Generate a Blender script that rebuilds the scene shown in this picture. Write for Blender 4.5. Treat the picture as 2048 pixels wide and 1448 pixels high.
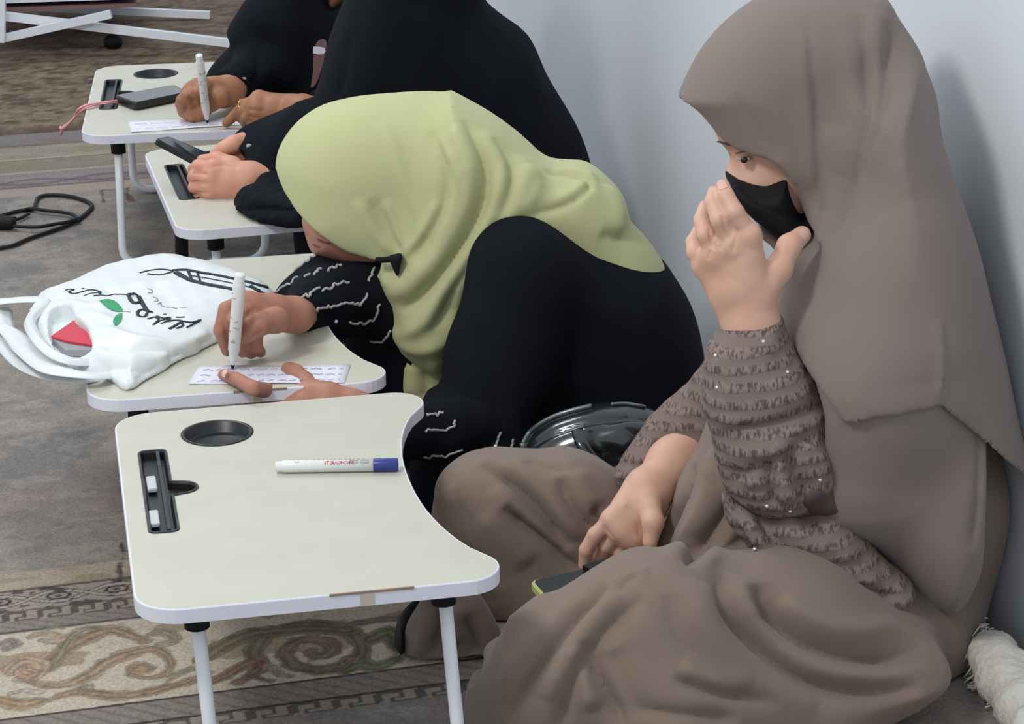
import bpy, bmesh, math, random
import numpy as np
from mathutils import Vector, Matrix
from mathutils.bvhtree import BVHTree
for o in list(bpy.data.objects): bpy.data.objects.remove(o)
SC = bpy.context.scene
C = SC.collection
random.seed(3)
# ------------------------------------------------------------------ camera
CP = np.array([0, 0, 1.35796])
CR = np.array([0.99985579, -0.00568547, -0.01600247])
CU = np.array([0.01698245, 0.33473663, 0.94215868])
CF = np.array([0.0, 0.94229457, -0.33478491])
FP = 4821.45
cam = bpy.data.cameras.new('camera'); camo = bpy.data.objects.new('camera', cam); C.objects.link(camo)
cam.sensor_width = 36; cam.lens = FP/2048*36; cam.clip_start = .05; cam.clip_end = 50
camo.matrix_world = Matrix([[CR[0], CU[0], -CF[0], CP[0]], [CR[1], CU[1], -CF[1], CP[1]], [CR[2], CU[2], -CF[2], CP[2]], [0, 0, 0, 1]])
SC.camera = camo
# ------------------------------------------------------------------ world, lamps, exposure
w = bpy.data.worlds.new('World'); SC.world = w; w.use_nodes = True
w.node_tree.nodes['Background'].inputs[0].default_value = (.83, .91, 1.0, 1)
w.node_tree.nodes['Background'].inputs[1].default_value = .78
def area(name, loc, tgt, size, power, col):
    l = bpy.data.lights.new(name, 'AREA'); l.size = size; l.energy = power; l.color = col
    o = bpy.data.objects.new(name, l); C.objects.link(o); o.location = loc
    o.rotation_euler = (Vector(tgt)-Vector(loc)).to_track_quat('-Z', 'Y').to_euler(); return o
area('ceiling_lamp', (-1.3, 1.55, 2.55), (.2, 2.9, .3), .5, 35, (1, .975, .93))
area('ceiling_lamp_far', (-1.2, 4.6, 2.6), (-.5, 4.2, 0), .9, 26, (.93, .96, 1))
SC.view_settings.view_transform = 'Standard'; SC.view_settings.look = 'None'
SC.view_settings.gamma = 1; SC.view_settings.use_curve_mapping = False
SC.view_settings.exposure = 0.0
# ------------------------------------------------------------------ geometry helpers
def ray(px, py): return CF*FP + CR*(px-1024) - CU*(py-724)
def at(px, py, y):
    d = ray(px, py); return CP + d*(y/d[1])
def onz(px, py, z=0.):
    d = ray(px, py); return CP + d*((z-CP[2])/d[2])
def proj(P):
    d = np.asarray(P)-CP; z = d@CF
    return np.stack([1024+FP*(d@CR)/z, 724-FP*(d@CU)/z], -1)
def lin(c): 
    c = np.asarray(c, float)/255
    return np.where(c <= .04045, c/12.92, ((c+.055)/1.055)**2.4)
def empty(name, loc, label, cat, group=None, rz=0):
    o = bpy.data.objects.new(name, None); C.objects.link(o); o.location = loc; o.rotation_euler = (0, 0, rz)
    o.empty_display_size = .05
    o['label'] = label; o['category'] = cat
    if group: o['group'] = group
    return o
def tag(o, label, cat, group=None):
    o['label'] = label; o['category'] = cat
    if group: o['group'] = group
    return o
def mk(name, V, Fc, mat, parent=None, smooth=True, label=None, kind=None, local=False):
    """mesh from world coordinates, stored relative to its parent's origin"""
    V = np.asarray(V, float)
    off = np.zeros(3)
    if parent is not None and not local:
        p = parent
        while p is not None: off += np.array(p.location); p = p.parent
    elif parent is None and not local:
        off = V.mean(0)*1.0; off[2] = V[:, 2].min()
    me = bpy.data.meshes.new(name)
    me.from_pydata((V-off).tolist(), [], [list(map(int, f)) for f in Fc]); me.update()
    if smooth: me.polygons.foreach_set('use_smooth', [True]*len(me.polygons))
    for m in (mat if isinstance(mat, (list, tuple)) else [mat]): me.materials.append(m)
    o = bpy.data.objects.new(name, me); C.objects.link(o)
    if parent is not None: o.parent = parent
    elif not local: o.location = off
    if label: o['label'] = label
    if kind: o['kind'] = kind
    return o
def mkbm(name, bm, mat, parent=None, smooth=False, label=None, kind=None):
    me = bpy.data.meshes.new(name); bmesh.ops.recalc_face_normals(bm, faces=bm.faces); bm.to_mesh(me); bm.free()
    if smooth: me.polygons.foreach_set('use_smooth', [True]*len(me.polygons))
    for m in (mat if isinstance(mat, (list, tuple)) else [mat]): me.materials.append(m)
    o = bpy.data.objects.new(name, me); C.objects.link(o)
    if parent is not None: o.parent = parent
    if label: o['label'] = label
    if kind: o['kind'] = kind
    return o
def rounded(pts, n=8):
    """Catmull-Rom resample of a polyline"""
    P = np.asarray(pts, float); out = []
    for i in range(len(P)-1):
        p0 = P[max(i-1, 0)]; p1 = P[i]; p2 = P[i+1]; p3 = P[min(i+2, len(P)-1)]
        for t in np.linspace(0, 1, n, endpoint=False):
            out.append(.5*((2*p1)+(p2-p0)*t+(2*p0-5*p1+4*p2-p3)*t*t+(3*p1-p0-3*p2+p3)*t**3))
    out.append(P[-1]); return np.array(out)
def tube(pts, r, seg=10, cap=True, flat=1.0):
    P = np.asarray(pts, float); n = len(P); rr = np.broadcast_to(np.asarray(r, float), (n,))
    T = np.gradient(P, axis=0); T /= np.linalg.norm(T, axis=1)[:, None]+1e-12
    ref = np.array([0, 0, 1.]) if abs(T[0][2]) < .9 else np.array([1., 0, 0])
    a = np.cross(T[0], ref); a /= np.linalg.norm(a); V = []
    for i in range(n):
        a = a - T[i]*(a@T[i]); a /= np.linalg.norm(a)+1e-12; b = np.cross(T[i], a)
        for k in range(seg):
            t = 2*math.pi*k/seg; V.append(P[i]+rr[i]*(math.cos(t)*a+math.sin(t)*b*flat))
    F = [(i*seg+k, i*seg+(k+1) % seg, (i+1)*seg+(k+1) % seg, (i+1)*seg+k) for i in range(n-1) for k in range(seg)]
    if cap: F += [tuple(range(seg))[::-1], tuple(range((n-1)*seg, n*seg))]
    return np.array(V), F
def join(parts):
    V = []; F = []; o = 0
    for v, f in parts:
        V.append(np.asarray(v)); F += [tuple(int(i)+o for i in q) for q in f]; o += len(v)
    return np.concatenate(V), F
# ------------------------------------------------------------------ materials
def mat(name, rgb, rough=.6, spec=.3, metal=0, bump=None, var=None, sheen=0, coat=0, sss=0, extra=None):
    m = bpy.data.materials.new(name); m.use_nodes = True; nt = m.node_tree; N = nt.nodes; L = nt.links
    b = N['Principled BSDF']; c = tuple(lin(rgb))+(1,)
    b.inputs['Base Color'].default_value = c; b.inputs['Roughness'].default_value = rough
    b.inputs['Specular IOR Level'].default_value = spec; b.inputs['Metallic'].default_value = metal
    b.inputs['Sheen Weight'].default_value = sheen; b.inputs['Coat Weight'].default_value = coat
    if sss:
        b.inputs['Subsurface Weight'].default_value = sss; b.inputs['Subsurface Scale'].default_value = .008
        b.inputs['Subsurface Radius'].default_value = (1, .4, .25)
    tc = N.new('ShaderNodeTexCoord')
    if var:
        sc, rgb2, amt = var
        nz = N.new('ShaderNodeTexNoise'); nz.inputs['Scale'].default_value = sc; nz.inputs['Detail'].default_value = 4
        L.new(tc.outputs['Object'], nz.inputs['Vector'])
        rp = N.new('ShaderNodeMapRange'); rp.inputs[1].default_value = .35; rp.inputs[2].default_value = .65; rp.inputs[4].default_value = amt
        L.new(nz.outputs['Fac'], rp.inputs[0])
        mx = N.new('ShaderNodeMix'); mx.data_type = 'RGBA'; mx.inputs[6].default_value = c; mx.inputs[7].default_value = tuple(lin(rgb2))+(1,)
        L.new(rp.outputs[0], mx.inputs[0]); L.new(mx.outputs[2], b.inputs['Base Color'])
    if bump:
        sc, st, dist = bump
        nz = N.new('ShaderNodeTexNoise'); nz.inputs['Scale'].default_value = sc; nz.inputs['Detail'].default_value = 3
        L.new(tc.outputs['Object'], nz.inputs['Vector'])
        bp = N.new('ShaderNodeBump'); bp.inputs['Strength'].default_value = st; bp.inputs['Distance'].default_value = dist
        L.new(nz.outputs['Fac'], bp.inputs['Height']); L.new(bp.outputs['Normal'], b.inputs['Normal'])
    return m
M = {}
M['wall'] = mat('wall_paint', (216, 220, 225), .85, .2, var=(3, (207, 212, 218), .5), bump=(60, .08, .002))
M['floorbase'] = mat('floor_base', (120, 112, 104), .9)
M['laminate'] = mat('laminate', (198, 196, 181), .42, .35, var=(18, (192, 189, 172), .6), bump=(300, .05, .0005))
M['band'] = mat('edge_band_white', (226, 226, 236), .35, .4)
M['tube'] = mat('white_tube', (236, 239, 244), .3, .5)
M['blackplastic'] = mat('black_plastic', (26, 28, 30), .38, .5)
M['rubber'] = mat('black_rubber', (16, 17, 22), .6, .3)
M['clip'] = mat('clip_grey', (196, 200, 202), .4, .4)
M['brownwood'] = mat('chipped_board', (150, 128, 108), .8); M['beigeboard'] = mat('bare_board', (196, 184, 168), .8)
M['skinA'] = mat('skin_light', (214, 172, 150), .5, .35, var=(30, (205, 155, 134), .6), bump=(120, .15, .001), sss=.15)
M['skinB'] = mat('skin_warm', (176, 124, 104), .5, .35, var=(35, (158, 106, 88), .7), bump=(120, .2, .001), sss=.12)
M['skinC'] = mat('skin_peach', (214, 158, 132), .5, .35, var=(35, (204, 142, 120), .6), bump=(120, .15, .001), sss=.12)
M['skinD'] = mat('skin_tan', (170, 120, 88), .5, .35, var=(35, (150, 100, 72), .7), bump=(120, .2, .001), sss=.12)
M['nail'] = mat('nail', (222, 178, 164), .3, .5)
M['brow'] = mat('brow_hair', (92, 66, 58), .8)
M['eye'] = mat('eye_white', (168, 146, 134), .2, .5)
M['iris'] = mat('iris', (34, 26, 22), .15, .6)
M['mask'] = mat('mask_black', (20, 20, 24), .8, .25, bump=(900, .2, .0006))
M['robe'] = mat('robe_brown', (132, 116, 104), .85, .2, var=(7, (124, 108, 97), .6), bump=(1400, .25, .0006), sheen=.15)
M['khimar'] = mat('khimar_brown', (132, 119, 112), .88, .15, var=(5, (126, 113, 107), .6), bump=(1500, .22, .0006), sheen=.15)
M['green'] = mat('hijab_green', (190, 191, 144), .85, .15, var=(6, (182, 183, 136), .6), bump=(1300, .2, .0006), sheen=.1)
M['black'] = mat('abaya_black', (19, 22, 28), .92, .12, bump=(500, .3, .001))
M['black2'] = mat('chador_black', (17, 20, 26), .92, .12, bump=(400, .3, .001))
M['thread'] = mat('white_thread', (168, 166, 166), .7)
M['sequin'] = mat('sequin', (240, 240, 245), .15, .8, metal=.6)
M['gold'] = mat('gold', (214, 170, 70), .25, .6, metal=1)
M['bagblack'] = mat('patent_black', (26, 32, 34), .22, .6, coat=.6)
M['chrome'] = mat('piping_silver', (120, 124, 126), .25, .6, metal=.6)
M['pbag'] = mat('plastic_bag', (224, 230, 230), .35, .45, bump=(60, .25, .004), sss=.05)
M['ink'] = mat('print_black', (44, 48, 60), .6)
M['leaf'] = mat('print_green', (58, 156, 104), .6)
M['red'] = mat('red_cover', (204, 60, 78), .5)
M['greybox'] = mat('grey_box', (150, 152, 156), .5)
M['paper'] = mat('paper', (222, 221, 230), .7)
M['blueink'] = mat('blue_ink', (110, 130, 186), .7)
M['penwhite'] = mat('pen_white', (226, 226, 224), .35, .4)
M['pengrey'] = mat('pen_print', (150, 150, 156), .5)
M['redink'] = mat('red_print', (226, 92, 96), .5)
M['bluecap'] = mat('blue_cap', (44, 56, 132), .35, .5)
M['phoneglass'] = mat('phone_glass', (46, 50, 58), .12, .6, coat=.4)
M['glassdark'] = mat('dark_screen', (22, 24, 30), .35, .4)
M['lining'] = mat('dark_lining', (78, 64, 62), .45, .4)
M['lime'] = mat('lime_case', (168, 182, 112), .5)
M['pink'] = mat('pink_strap', (222, 156, 160), .6)
M['cable'] = mat('cable_black', (28, 32, 32), .55)
M['fringe'] = mat('wool_white', (206, 202, 192), .95, .1, bump=(90, .8, .004))
M['pinkcloth'] = mat('mauve_cloth', (128, 98, 96), .8)
# patterned sleeve of the brown abaya
def sleeve_mat(name, base, dark, lite):
    m = mat(name, base, .85, .2); nt = m.node_tree; N = nt.nodes; L = nt.links; b = N['Principled BSDF']
    tc = N.new('ShaderNodeTexCoord')
    mp = N.new('ShaderNodeMapping'); mp.inputs['Rotation'].default_value = (0, math.radians(8), 0); L.new(tc.outputs['Object'], mp.inputs[0])
    w1 = N.new('ShaderNodeTexWave'); w1.wave_type = 'BANDS'; w1.bands_direction = 'Z'; w1.inputs['Scale'].default_value = 17; w1.inputs['Distortion'].default_value = 1.6; w1.inputs['Detail'].default_value = 2; w1.inputs['Detail Scale'].default_value = 2
    L.new(mp.outputs[0], w1.inputs[0])
    mp2 = N.new('ShaderNodeMapping'); mp2.inputs['Scale'].default_value = (300, 150, 85); L.new(tc.outputs['Object'], mp2.inputs[0])
    nz = N.new('ShaderNodeTexNoise'); nz.inputs['Scale'].default_value = 1; nz.inputs['Detail'].default_value = 2; L.new(mp2.outputs[0], nz.inputs[0])
    r = N.new('ShaderNodeValToRGB'); r.color_ramp.elements[0].position = .40; r.color_ramp.elements[1].position = .56
    r.color_ramp.elements[0].color = tuple(lin(dark))+(1,); r.color_ramp.elements[1].color = tuple(lin(lite))+(1,); L.new(nz.outputs['Fac'], r.inputs[0])
    rp = N.new('ShaderNodeMapRange'); rp.inputs[1].default_value = .25; rp.inputs[2].default_value = .6; rp.inputs[4].default_value = .9; L.new(w1.outputs['Fac'], rp.inputs[0])
    mx = N.new('ShaderNodeMix'); mx.data_type = 'RGBA'; mx.inputs[6].default_value = tuple(lin(base))+(1,); L.new(rp.outputs[0], mx.inputs[0]); L.new(r.outputs[0], mx.inputs[7])
    L.new(mx.outputs[2], b.inputs['Base Color'])
    ad = N.new('ShaderNodeMath'); ad.operation = 'MULTIPLY'; L.new(nz.outputs['Fac'], ad.inputs[0]); L.new(rp.outputs[0], ad.inputs[1])
    ad2 = N.new('ShaderNodeMath'); ad2.operation = 'ADD'; L.new(ad.outputs[0], ad2.inputs[0]); L.new(w1.outputs['Fac'], ad2.inputs[1])
    bp = N.new('ShaderNodeBump'); bp.inputs['Strength'].default_value = .45; bp.inputs['Distance'].default_value = .0022; L.new(ad2.outputs[0], bp.inputs['Height']); L.new(bp.outputs['Normal'], b.inputs['Normal'])
    return m
M['sleeve'] = sleeve_mat('embroidered_sleeve', (126, 111, 105), (88, 74, 70), (138, 122, 116))
def attr_mat(name, rough=.95):
    m = mat(name, (128, 128, 128), rough, .1); nt = m.node_tree; N = nt.nodes; L = nt.links; b = N['Principled BSDF']
    a = N.new('ShaderNodeAttribute'); a.attribute_name = 'Col'
    tc = N.new('ShaderNodeTexCoord'); nz = N.new('ShaderNodeTexNoise'); nz.inputs['Scale'].default_value = 260; nz.inputs['Detail'].default_value = 3
    L.new(tc.outputs['Object'], nz.inputs[0])
    rp = N.new('ShaderNodeMapRange'); rp.inputs[1].default_value = .3; rp.inputs[2].default_value = .7; rp.inputs[3].default_value = .80; rp.inputs[4].default_value = 1.18; L.new(nz.outputs['Fac'], rp.inputs[0])
    mx = N.new('ShaderNodeVectorMath'); mx.operation = 'SCALE'; L.new(a.outputs['Color'], mx.inputs[0]); L.new(rp.outputs[0], mx.inputs['Scale']); L.new(mx.outputs[0], b.inputs['Base Color'])
    bp = N.new('ShaderNodeBump'); bp.inputs['Strength'].default_value = .5; bp.inputs['Distance'].default_value = .003; L.new(nz.outputs['Fac'], bp.inputs['Height']); L.new(bp.outputs['Normal'], b.inputs['Normal'])
    return m
M['carpet'] = attr_mat('carpet_weave')
# ------------------------------------------------------------------ SDF volume engine
class Vol:
    def __init__(s, lo, hi, h):
        s.lo = np.array(lo, float); s.h = h; s.n = np.ceil((np.array(hi)-s.lo)/h).astype(int)+1
        s.F = np.full(tuple(s.n), .5, np.float32)
        s.ax = [(s.lo[i]+h*np.arange(s.n[i])).astype(np.float32) for i in range(3)]
    def sub(s, lo, hi):
        a = np.clip(np.floor((np.array(lo)-s.lo)/s.h).astype(int), 0, s.n-1); b = np.clip(np.ceil((np.array(hi)-s.lo)/s.h).astype(int)+1, 1, s.n)
        sl = tuple(slice(a[i], max(b[i], a[i]+1)) for i in range(3))
        X = s.ax[0][sl[0]][:, None, None]; Y = s.ax[1][sl[1]][None, :, None]; Z = s.ax[2][sl[2]][None, None, :]
        return sl, X, Y, Z
    def blend(s, sl, d, k):
        a = s.F[sl]
        if k <= 0: s.F[sl] = np.minimum(a, d)
        else:
            h = np.maximum(k-np.abs(a-d), 0)/k; s.F[sl] = np.minimum(a, d)-h*h*k*.25
    def cap(s, a, b, ra, rb=None, k=.01, sc=None):
        rb = ra if rb is None else rb; a = np.asarray(a, float); b = np.asarray(b, float); m = max(ra, rb)+k+2*s.h
        sl, X, Y, Z = s.sub(np.minimum(a, b)-m, np.maximum(a, b)+m)
        ab = b-a; L2 = ab@ab+1e-12
        t = np.clip(((X-a[0])*ab[0]+(Y-a[1])*ab[1]+(Z-a[2])*ab[2])/L2, 0, 1)
        d = np.sqrt((X-a[0]-t*ab[0])**2+(Y-a[1]-t*ab[1])**2+(Z-a[2]-t*ab[2])**2)-(ra+(rb-ra)*t)
        s.blend(sl, d.astype(np.float32), k); return s
    def chain(s, pts, rs, k=.01):
        for i in range(len(pts)-1): s.cap(pts[i], pts[i+1], rs[i], rs[i+1], k)
        return s
    def ell(s, c, r, k=.01, R=None):
        c = np.asarray(c, float); r = np.asarray(r, float); m = r.max()+k+2*s.h
        sl, X, Y, Z = s.sub(c-m, c+m); R = np.eye(3) if R is None else np.asarray(R)
        dx, dy, dz = X-c[0], Y-c[1], Z-c[2]; q = [R[0][i]*dx+R[1][i]*dy+R[2][i]*dz for i in range(3)]  # columns of R = ellipsoid axes
        k0 = np.sqrt((q[0]/r[0])**2+(q[1]/r[1])**2+(q[2]/r[2])**2)+1e-6; k1 = np.sqrt((q[0]/r[0]**2)**2+(q[1]/r[1]**2)**2+(q[2]/r[2]**2)**2)+1e-6
        s.blend(sl, (k0*(k0-1)/k1).astype(np.float32), k); return s
    def poly(s, pts, y0):
        """signed distance (x,z plane) of an outline, plus plane fit of its depth"""
        P = np.array([at(p[0], p[1], p[2] if len(p) > 2 else y0) for p in pts]); Q = P[:, [0, 2]]
        X, Z = np.meshgrid(s.ax[0], s.ax[2], indexing='ij'); D = np.full(X.shape, 9., np.float32); ins = np.zeros(X.shape, bool)
        n = len(Q)
        for i in range(n):
            a = Q[i]; b = Q[(i+1) % n]; e = b-a; wx = X-a[0]; wz = Z-a[1]
            t = np.clip((wx*e[0]+wz*e[1])/(e@e+1e-12), 0, 1); D = np.minimum(D, np.hypot(wx-t*e[0], wz-t*e[1]))
            c = ((a[1] > Z) != (b[1] > Z)) & (X < (b[0]-a[0])*(Z-a[1])/(b[1]-a[1]+1e-12)+a[0]); ins ^= c
        D = np.where(ins, -D, D)
        A = np.c_[np.ones(n), P[:, 0], P[:, 2]]; co = np.linalg.lstsq(A, P[:, 1], rcond=None)[0] if len({round(v, 3) for v in P[:, 1]}) > 1 else np.array([P[0, 1], 0, 0])
        return D.astype(np.float32), (co[0]+co[1]*X+co[2]*Z).astype(np.float32)
    def pillow(s, pts, y0, Hn, Hf=None, R=.05, k=.01, sm=3):
        Hf = Hn if Hf is None else Hf
        if sm: pts = [tuple(q) for q in rounded([tuple(p)+((y0,) if len(p) < 3 else ()) for p in list(pts)+[pts[0]]], sm)[:-1]]
        D, yc = s.poly(pts, y0); q = np.maximum(D+R, 0)[:, None, :]; dy = s.ax[1][None, :, None]-yc[:, None, :]
        H = np.where(dy < 0, Hn, Hf); d = np.sqrt(q*q+(dy*R/H)**2)-R
        s.blend((slice(None),)*3, d.astype(np.float32), k); return s
    def cut(s, pts, y0, keep=False, ymin=None, ymax=None):
        D, _ = s.poly(pts, y0); D = D[:, None, :] if keep else -D[:, None, :]
        D = np.broadcast_to(D, s.F.shape)
        if not keep:
            Y = s.ax[1][None, :, None]
            if ymin is not None: D = np.minimum(D, Y-ymin)
            if ymax is not None: D = np.minimum(D, ymax-Y)
        s.F = np.maximum(s.F, D).astype(np.float32); return s
    def clip(s, z0=.004, wall=.012):
        s.F = np.maximum(s.F, z0-s.ax[2][None, None, :])
        X = s.ax[0][:, None, None]; Y = s.ax[1][None, :, None]
        s.F = np.maximum(s.F, ((X-WX(Y))*.966+wall)).astype(np.float32); return s
    def copy(s):
        import copy as cp; v = cp.copy(s); v.F = s.F.copy(); return v
    def mesh(s):
        F = s.F.copy()
        for ax in range(3):   # close at the borders
            sl = [slice(None)]*3; sl[ax] = 0; F[tuple(sl)] = np.maximum(F[tuple(sl)], 1e-4); sl[ax] = -1; F[tuple(sl)] = np.maximum(F[tuple(sl)], 1e-4)
        ins = F < 0; cs = ins[:-1, :-1, :-1]; allc = cs.copy(); anyc = cs.copy()
        sh = [(i, j, k) for i in (0, 1) for j in (0, 1) for k in (0, 1)]
        for i, j, k in sh[1:]:
            c = ins[i:F.shape[0]-1+i, j:F.shape[1]-1+j, k:F.shape[2]-1+k]; allc = allc & c; anyc = anyc | c
        idx = np.argwhere(anyc & ~allc); n = len(idx); num = np.full(anyc.shape, -1, np.int64); num[tuple(idx.T)] = np.arange(n)
        val = np.stack([F[idx[:, 0]+i, idx[:, 1]+j, idx[:, 2]+k] for i, j, k in sh], 1)
        acc = np.zeros((n, 3)); cnt = np.zeros(n)
        for a in range(8):
            for b in range(a+1, 8):
                pa = np.array(sh[a]); pb = np.array(sh[b])
                if np.abs(pa-pb).sum() != 1: continue
                va = val[:, a]; vb = val[:, b]; m = (va < 0) != (vb < 0); t = np.where(m, va/(va-vb+1e-20), 0)
                acc += np.where(m[:, None], pa+(pb-pa)*t[:, None], 0); cnt += m
        V = s.lo+(idx+acc/np.maximum(cnt, 1)[:, None])*s.h; faces = []
        for ax in range(3):
            o = [1 if i == ax else 0 for i in range(3)]
            A = ins[:F.shape[0]-o[0], :F.shape[1]-o[1], :F.shape[2]-o[2]]; B = ins[o[0]:, o[1]:, o[2]:]
            e = np.argwhere(A != B); b_, c_ = [i for i in range(3) if i != ax]
            e = e[(e[:, b_] > 0) & (e[:, c_] > 0) & (e[:, b_] < F.shape[b_]-1) & (e[:, c_] < F.shape[c_]-1)]
            if not len(e): continue
            def cell(db, dc):
                q = e.copy(); q[:, b_] -= db; q[:, c_] -= dc; return num[tuple(q.T)]
            quad = np.stack([cell(1, 1), cell(0, 1), cell(0, 0), cell(1, 0)], 1)
            inn = A[tuple(e.T)]
            if ax == 1: inn = ~inn
            quad[~inn] = quad[~inn][:, ::-1]; faces.append(quad)
        return V, np.concatenate(faces)
def WX(y): return .612-.268*(y-2.747)
def vnormals(V, F):
    F = np.asarray(F); a = V[F[:, 2]]-V[F[:, 0]]; b = V[F[:, 3]]-V[F[:, 1]]; n = np.cross(a, b); N = np.zeros_like(V)
    for i in range(4): np.add.at(N, F[:, i], n)
    return N/(np.linalg.norm(N, axis=1)[:, None]+1e-12)
def smooth_mesh(V, F, it=2):
    F = np.asarray(F)
    for _ in range(it):
        acc = np.zeros_like(V); cnt = np.zeros(len(V))
        for i in range(4):
            for j in (1, 3): np.add.at(acc, F[:, i], V[F[:, (i+j) % 4]]); np.add.at(cnt, F[:, i], 1)
        V = V*.4+.6*acc/np.maximum(cnt, 1)[:, None]
    return V
class Surf:
    """a meshed garment that can be given folds along lines"""
    def __init__(s, V, F, it=2):
        F = np.asarray(F); a, b, c_, d_ = (V[F[:, i]] for i in range(4))
        if np.einsum('ij,ij->i', a, np.cross(b, c_)).sum()+np.einsum('ij,ij->i', a, np.cross(c_, d_)).sum() < 0: F = F[:, ::-1]
        s.F = F; s.V = smooth_mesh(V, s.F, it); s.re()
    def re(s): s.N = vnormals(s.V, s.F); s.bvh = None
    def hit(s, px, py):
        if s.bvh is None: s.bvh = BVHTree.FromPolygons(s.V.tolist(), s.F.tolist())
        d = ray(px, py); r = s.bvh.ray_cast(Vector(CP), Vector(d).normalized())
        return (None, None) if r[0] is None else (np.array(r[0]), np.array(r[1]))
    def line(s, pts, n=4, lift=0):
        out = []
        for q in rounded(pts, n):
            p, nn = s.hit(*q)
            if p is not None: out.append(p+nn*lift)
        return np.array(out)
    def fold(s, pts, w=.012, a=.01, kind='g', ends=True, n=3):
        L = s.line(pts, n)
        if len(L) < 2: return s
        lo = L.min(0)-4*w; hi = L.max(0)+4*w
        m = np.where(((s.V > lo) & (s.V < hi)).all(1))[0]
        if not len(m): return s
        P = s.V[m]; best = np.full(len(m), 9.); tb = np.zeros(len(m)); side = np.zeros(len(m)); ns = len(L)-1
        for i in range(ns):
            e = L[i+1]-L[i]; t = np.clip(((P-L[i])@e)/(e@e+1e-12), 0, 1); q = P-L[i]-t[:, None]*e; d = np.linalg.norm(q, axis=1)
            b = d < best; best[b] = d[b]; tb[b] = (i+t[b])/ns
            side[b] = np.sign(np.einsum('ij,ij->i', np.cross(s.N[m[b]], e), q[b]))
        env = np.clip(np.minimum(tb, 1-tb)*5, 0, 1)**.7 if ends else 1.
        if kind == 'g': disp = a*(np.exp(-best**2/(2*w*w)) if a > 0 else np.exp(-(best/(w*.85))**1.3))*env
        else: disp = a*side*np.exp(-best/w)*env          # one layer lapping over the other
        s.V[m] += s.N[m]*disp[:, None]; return s
    def folds(s, L):
        s.re()
        for f in L: s.fold(*f)
        s.bvh = None; s.re(); return s
    def wob(s, a=.002, fr=18, seed=0):
        rs = np.random.RandomState(seed); d = np.zeros(len(s.V))
        for i in range(5):
            k = rs.normal(size=3)*fr*(1+i*.4); d += np.sin(s.V@k+rs.rand()*6)/(1+i*.5)
        s.V += s.N*(d*a)[:, None]; s.re(); return s
    def obj(s, name, m, parent, **kw): return mk(name, s.V, s.F, m, parent, **kw)
print('engine ok')
# ================================================================== SETTING
TH = math.radians(14); UA = np.array([math.cos(TH), math.sin(TH), 0]); VA = np.array([-math.sin(TH), math.cos(TH), 0])
def UV(x, y): return x*UA[0]+y*UA[1], x*VA[0]+y*VA[1]
# wall
ya, yb = 1.9, 9.0
tdir = np.array([-.268, 1, 0]); nrm = np.array([.966, .259, 0])
def wallpt(y, z, o=0): return np.array([WX(y), y, z])+nrm*o
V = [wallpt(ya, -.02), wallpt(yb, -.02), wallpt(yb, 2.7), wallpt(ya, 2.7), wallpt(ya, -.02, .1), wallpt(yb, -.02, .1), wallpt(yb, 2.7, .1), wallpt(ya, 2.7, .1)]
o = mk('wall_right', V, [(0, 1, 2, 3), (7, 6, 5, 4), (0, 4, 5, 1), (1, 5, 6, 2), (2, 6, 7, 3), (3, 7, 4, 0)], M['wall'], smooth=False); o['kind'] = 'structure'
V = [(-3.2, .2, -.02), (1.6, .2, -.02), (1.6, 9, -.02), (-3.2, 9, -.02), (-3.2, .2, -.006), (1.6, .2, -.006), (1.6, 9, -.006), (-3.2, 9, -.006)]
# clip the floor at the wall line
def clipx(p): return (min(p[0], WX(p[1])), p[1], p[2])
V = [clipx(p) for p in V]
BOX = [(0, 3, 2, 1), (4, 5, 6, 7), (0, 1, 5, 4), (1, 2, 6, 5), (2, 3, 7, 6), (3, 0, 4, 7)]
o = mk('floor', V, BOX, M['floorbase'], smooth=False); o['kind'] = 'structure'
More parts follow.
